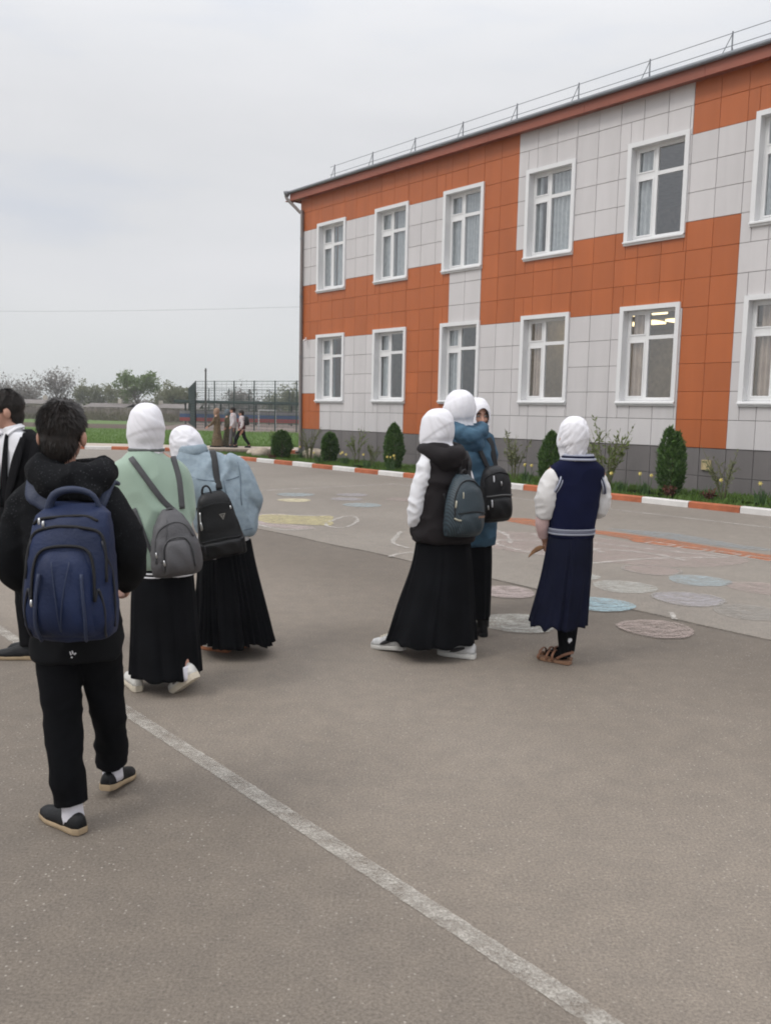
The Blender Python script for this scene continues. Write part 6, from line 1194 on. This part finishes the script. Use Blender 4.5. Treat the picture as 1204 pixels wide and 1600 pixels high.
m_navy = pm('navy_knit', (0.0062, 0.0082, 0.030), 0.95, 6, var=0.15, bump=0.25, bs=180, spec=0.12); m_navy2 = pm('navy_skirt_cloth', (0.0058, 0.0072, 0.019), 0.92, 6, var=0.2, bump=0.1, bs=220, spec=0.12); m_stripe = pm('grey_white_stripe', (.36, .38, .46), .9, 20, var=.06); m_mid = pm('grey_blue_stripe', (.16, .17, .22), .9)
mb = MB(); mb.sect([(.855, .022, 0, .146, .112, NYW), (.95, .022, 0, .156, .12, NYW), (1.08, .03, 0, .163, .122, NYW), (1.19, .037, 0, .172, .118, NYW), (1.265, .04, 0, .182, .105, NYW), (1.305, .042, 0, .15, .092, NYW), (1.345, .043, 0, .092, .078, NYW)])
nv = cloth('knitted_vest', mb, m_navy, ng, 0.008, 5, [(0.010, (6, 6, 6), 0.4, 1.2)], 3.0)
for z0, z1, e, m in ((.835, .905, .000, m_navy), (.886, .896, .0045, m_stripe), (.871, .884, .004, m_mid), (.858, .869, .0045, m_stripe)):
    mb = MB(); mb.sect([(z0, .021, 0, .148+e, .114+e, NYW), ((z0+z1)/2, .021, 0, .150+e, .116+e, NYW), (z1, .021, 0, .151+e, .117+e, NYW)], seg=44, sub=2); mb.build('hem_rib' if e == 0 else 'hem_stripe', m, ng, True)
def loop(name, c, ax, bx, ra, rb, r, mat, parent): 
    mb = MB(); mb.tube([np.array(c)+np.array(ax)*ra*math.cos(a)+np.array(bx)*rb*math.sin(a) for a in np.linspace(0, 2*np.pi, 25)], r, 8, 1, cap=False); return mb.build(name, mat, parent, True)
xr, yf = rgt(NYW), fwd(NYW)
for dz, rad, q in ((1.338, .112, m_stripe), (1.352, .102, m_navy), (1.362, .096, m_stripe)): loop('neck_stripe', (.044, .0, dz), xr, yf, rad, rad*.80, .0085, q, ng)
for sd in (-1, 1):
    for k, m in enumerate((m_stripe, m_navy, m_stripe)):
        c = np.array((.04, 0, 1.19))+xr*sd*(.138+.009*k); loop('armhole_stripe', c, np.array((0, 0, 1.))+xr*-sd*.38, yf, .088, .085, .0055, m, ng)
m_bl = pm('white_blouse', (0.66, 0.645, 0.64), 0.8, 4, var=0.03, bump=0.08, bs=200)
mb = MB(); mb.tube([(-.08, -.02, 1.24), (-.125, -.03, 1.20), (-.152, -.03, 1.10), (-.157, -.02, 1.02), (-.160, -.01, .965)], [.055, .068, .070, .066, .048], 16, 4); mb.tube([(.15, .03, 1.25), (.19, .035, 1.20), (.212, .05, 1.10), (.208, .06, 1.02), (.16, .13, .98)], [.055, .062, .062, .055, .042], 16, 4)
cloth('blouse_sleeves', mb, m_bl, ng, 0.008, 3, [(0.020, (9, 9, 10), 0.5, 1.2), (0.007, (18, 18, 22), -0.5, 1.2)], 5.0)
mb = MB(); mb.tube([(-.160, -.01, .975), (-.166, .0, .93), (-.158, .02, .875), (-.146, .04, .825)], [.046, .046, .041, .033], 14, 4); cloth('lower_sleeve', mb, pm('dusty_pink_cloth', (.58, .41, .40), .9, 6, var=.05), ng, .006, 3, [(.005, (14, 14, 22), .4, 1.2)], 3.0)
skirt('skirt', ng, m_navy2, [(.87, .02, 0, .146, .112, NYW), (.68, .008, 0, .158, .135, NYW), (.45, -.02, .0, .172, .16, NYW), (.262, -.045, .0, .188, .18, NYW)], 9, 0.085, 7, hem=.022)
mb = MB(); mb.tube([(-.005, .0, .42), (.01, -.01, .22), (.014, -.015, .10), (.01, -.02, .045)], [.058, .053, .043, .040], 14, 3); mb.tube([(.01, -.02, .04), (-.03, .035, .04), (-.085, .095, .032)], [.036, .036, .026], 12, 3); me = remesh(mb, .006, 3); me.materials.append(m_blk); sk = link('sock', me, ng)
ht = MB(); P_ = [(.026*1.0*(math.sin(a)**3)*.62, .0, .02*(13*math.cos(a)-5*math.cos(2*a)-2*math.cos(3*a)-math.cos(4*a))/16) for a in np.linspace(0, 2*np.pi, 26, endpoint=False)]
ht.rings([[(.030+x, -.056-.25*x, .165+z) for x, y, z in P_], [(.030+x, -.062-.25*x, .165+z) for x, y, z in P_]]); ht.build('sock_heart', m_shirt, sk)
mb = MB(); mb.tube([(.049, .01, .42), (.045, .02, .25), (.041, .03, .07)], [.060, .056, .046], 14, 3); mb.tube([(.042, .05, .05), (.0, .1, .045), (-.03, .14, .032)], [.036, .036, .026], 12, 3); me = remesh(mb, .006, 3); me.materials.append(m_blk); link('sock', me, ng)
m_sand = pm('brown_leather', (.17, .075, .04), .6, 14, var=.2); m_sands = pm('tan_leather_sole', (.22, .12, .07), .75)
def sandal(hx, hy, yaw):
    s_ = link('sandal', None, ng); s_.location = (hx, hy, .003); s_.rotation_euler = (0, 0, yaw); mb = MB(); y = np.linspace(0, .235, 9); w = .041*np.interp(y/.235, [0, .1, .45, .72, .92, 1], [.5, .78, .74, 1, .7, .3])
    mb.rings([[(-w[i], y[i], 0), (w[i], y[i], 0), (w[i], y[i], .022), (-w[i], y[i], .022)] for i in range(9)]); mb.build('sole', m_sands, s_, False, .003)
    for q, h in ((.215, .045), (.155, .062), (.115, .072)): 
        mb = MB(); ww = .041; mb.tube([(-ww, q, .015), (-ww*.9, q, h*.75), (0, q-.005, h+.008), (ww*.9, q, h*.75), (ww, q, .015)], [(.009, .0035)]*5, 8, 4, side=(0, 1, 0)); mb.build('strap', m_sand, s_, True)
    mb = MB(); mb.tube([(-.036, .09, .03), (-.038, .03, .07), (0, -.012, .085), (.038, .03, .07), (.036, .09, .03)], [(.009, .0035)]*5, 8, 4, side=(0, 0, 1)); mb.build('heel_strap', m_sand, s_, True); return s_
sandal(.045, -.065, .95); sandal(.065, .02, .85)
lf = MB(); P_ = [(0, 0, 0), (-.03, .004, -.006), (-.07, .0, -.03), (-.105, -.003, -.07)]
for k in range(3): pass
lf.tube(P_, [(.004, .002), (.016, .002), (.013, .002), (.002, .001)], 6, 4, side=(0, .3, 1)); o = lf.build('dry_leaf', pm('dry_brown', (.20, .10, .045), .8, 30, var=.25), None, True); o.location = (1.18-.135, 5.54+.055, .755); tag(o, 'dry brown leaf held in the left hand of the girl in navy', 'leaf')

# ================================================================== 9. far walkers on the pavement
def far_person(label, x, y, yaw, h, top, legs, hairm, stride=0.0, coat=False, arm_out=False, mid=None):
    r = person(label, (x, y), 'walkers on the far pavement'); r.location.z = .10; s = h/1.6; f = fwd(yaw); xx = rgt(yaw); Z = lambda z: np.array((0, 0, z*s)); q = stride
    J = dict(pel=Z(.84), ch=Z(1.14), nk=Z(1.36), head=Z(1.48)+f*.03, sl=Z(1.26)-xx*.16, el=Z(1.0)-xx*.2+f*(.12 if arm_out else -.08), wl=Z(.85)-xx*.2+f*(.3 if arm_out else .02), sr=Z(1.26)+xx*.16, er=Z(1.0)+xx*.2+f*.03, wr=Z(.82)+xx*.2+f*.12, hl=Z(.8)-xx*.08, kl=Z(.46)-xx*.08+f*q*.6, al=Z(.08)-xx*.08+f*q, hr=Z(.8)+xx*.08, kr=Z(.46)+xx*.08-f*q*.3, ar=Z(.09)+xx*.08-f*q, fl=yaw, fr=yaw)
    body(r, J, yaw, head_M(yaw), .97)
    mb = MB(); bot = .35 if coat else .78; k = 1.35 if coat else 1.0
    mb.sect([(bot*s, 0, 0, .16*k, .12*k, yaw), (.8*s, 0, 0, .17, .125, yaw), (1.1*s, 0, 0, .175, .12, yaw), (1.27*s, 0, 0, .175, .10, yaw), (1.37*s, 0, 0, .08, .07, yaw)])
    for a in 'lr': mb.tube([J['s'+a], J['e'+a], J['w'+a]], [.062, .055, .045], 12, 4)
    cloth('coat' if coat else 'jacket', mb, top, r, .013, 4, [(.02, (6, 6, 5), .4, 1.2)], x)
    if mid is not None: mb = MB(); mb.sect([(.79*s, 0, 0, .178, .133, yaw), (.9*s, 0, 0, .18, .135, yaw), (1.05*s, 0, 0, .183, .13, yaw), (1.2*s, 0, 0, .18, .122, yaw)]); cloth('vest', mb, mid, r, .012, 4)
    if coat: skirt('skirt', r, legs, [(.6*s, 0, 0, .19, .15, yaw), (.3*s, 0, 0, .21, .2, yaw), (.06*s, 0, 0, .23, .22, yaw)], 9, .08, x)
    else:
        mb = MB(); 
        for a in 'lr': mb.tube([J['h'+a]+Z(.03), J['k'+a], J['a'+a]+Z(.04)], [.092, .07, .055], 12, 5)
        cloth('trousers', mb, legs, r, .012, 3)
    for a, sd in (('l', -1), ('r', 1)): an = J['a'+a]; shoe(r, (an[0]-f[0]*.06, an[1]-f[1]*.06), yaw, .0, .25, m_shoeb, m_shoeb)
    hm = head_M(yaw); hc = J['head']
    if hairm is m_brow: hair(r, hc, hm, 1.03, x, 700, .05, low=-.14)
    else: hijab(r, hc, hm, hairm, 1.0)
    return r
m_br = pm('brown_print', (.085, .062, .035), .9, 14, col2=(.19, .14, .085)); m_ol = pm('olive_print', (.062, .058, .032), .9, 12, col2=(.12, .105, .065)); m_wj = pm('white_jacket', (.55, .53, .55), .8, 6, var=.08); m_mar = pm('maroon', (.075, .012, .022), .85); m_gry = pm('grey_trousers', (.12, .12, .125), .9)
far_person('far walker in a long brown patterned dress, leftmost on the pavement', -6.72, 34.3, 1.45, 1.52, m_br, m_br, pm('tan_scarf', (.30, .20, .14), .9), .08, True, True)
far_person('far walker in an olive patterned dress between the brown dress and the white jacket', -6.38, 34.75, 1.5, 1.48, m_ol, m_ol, pm('grey_blue_scarf', (.11, .14, .16), .9), .08, True)
far_person('far walker in a white jacket with dark hair and grey trousers', -6.08, 34.3, 1.45, 1.58, m_wj, m_gry, m_brow, .10, False)
far_person('far walker striding in white sleeves and a maroon vest with a black backpack', -5.72, 34.2, 1.5, 1.46, m_wj, m_blk, m_brow, .28, False, False, m_mar)
bag = Bag('small black backpack on the striding far walker', (-5.72+.125, 34.2, .98), 1.5, [(0, .10, .08), (.03, .13, .14), (.2, .13, .14), (.33, .10, .1), (.37, .05, .05)], m_bk)
bag.pocket(.09, .02, .17, .025, m_bk); bag.handle(-.03, .03, .36, .04, .006, m_bk2)
for sx_ in (-.09, .09): bag.line('strap', [(sx_, .03), (sx_*.95, .2), (sx_*.6, .34)], .01, m_bk2)
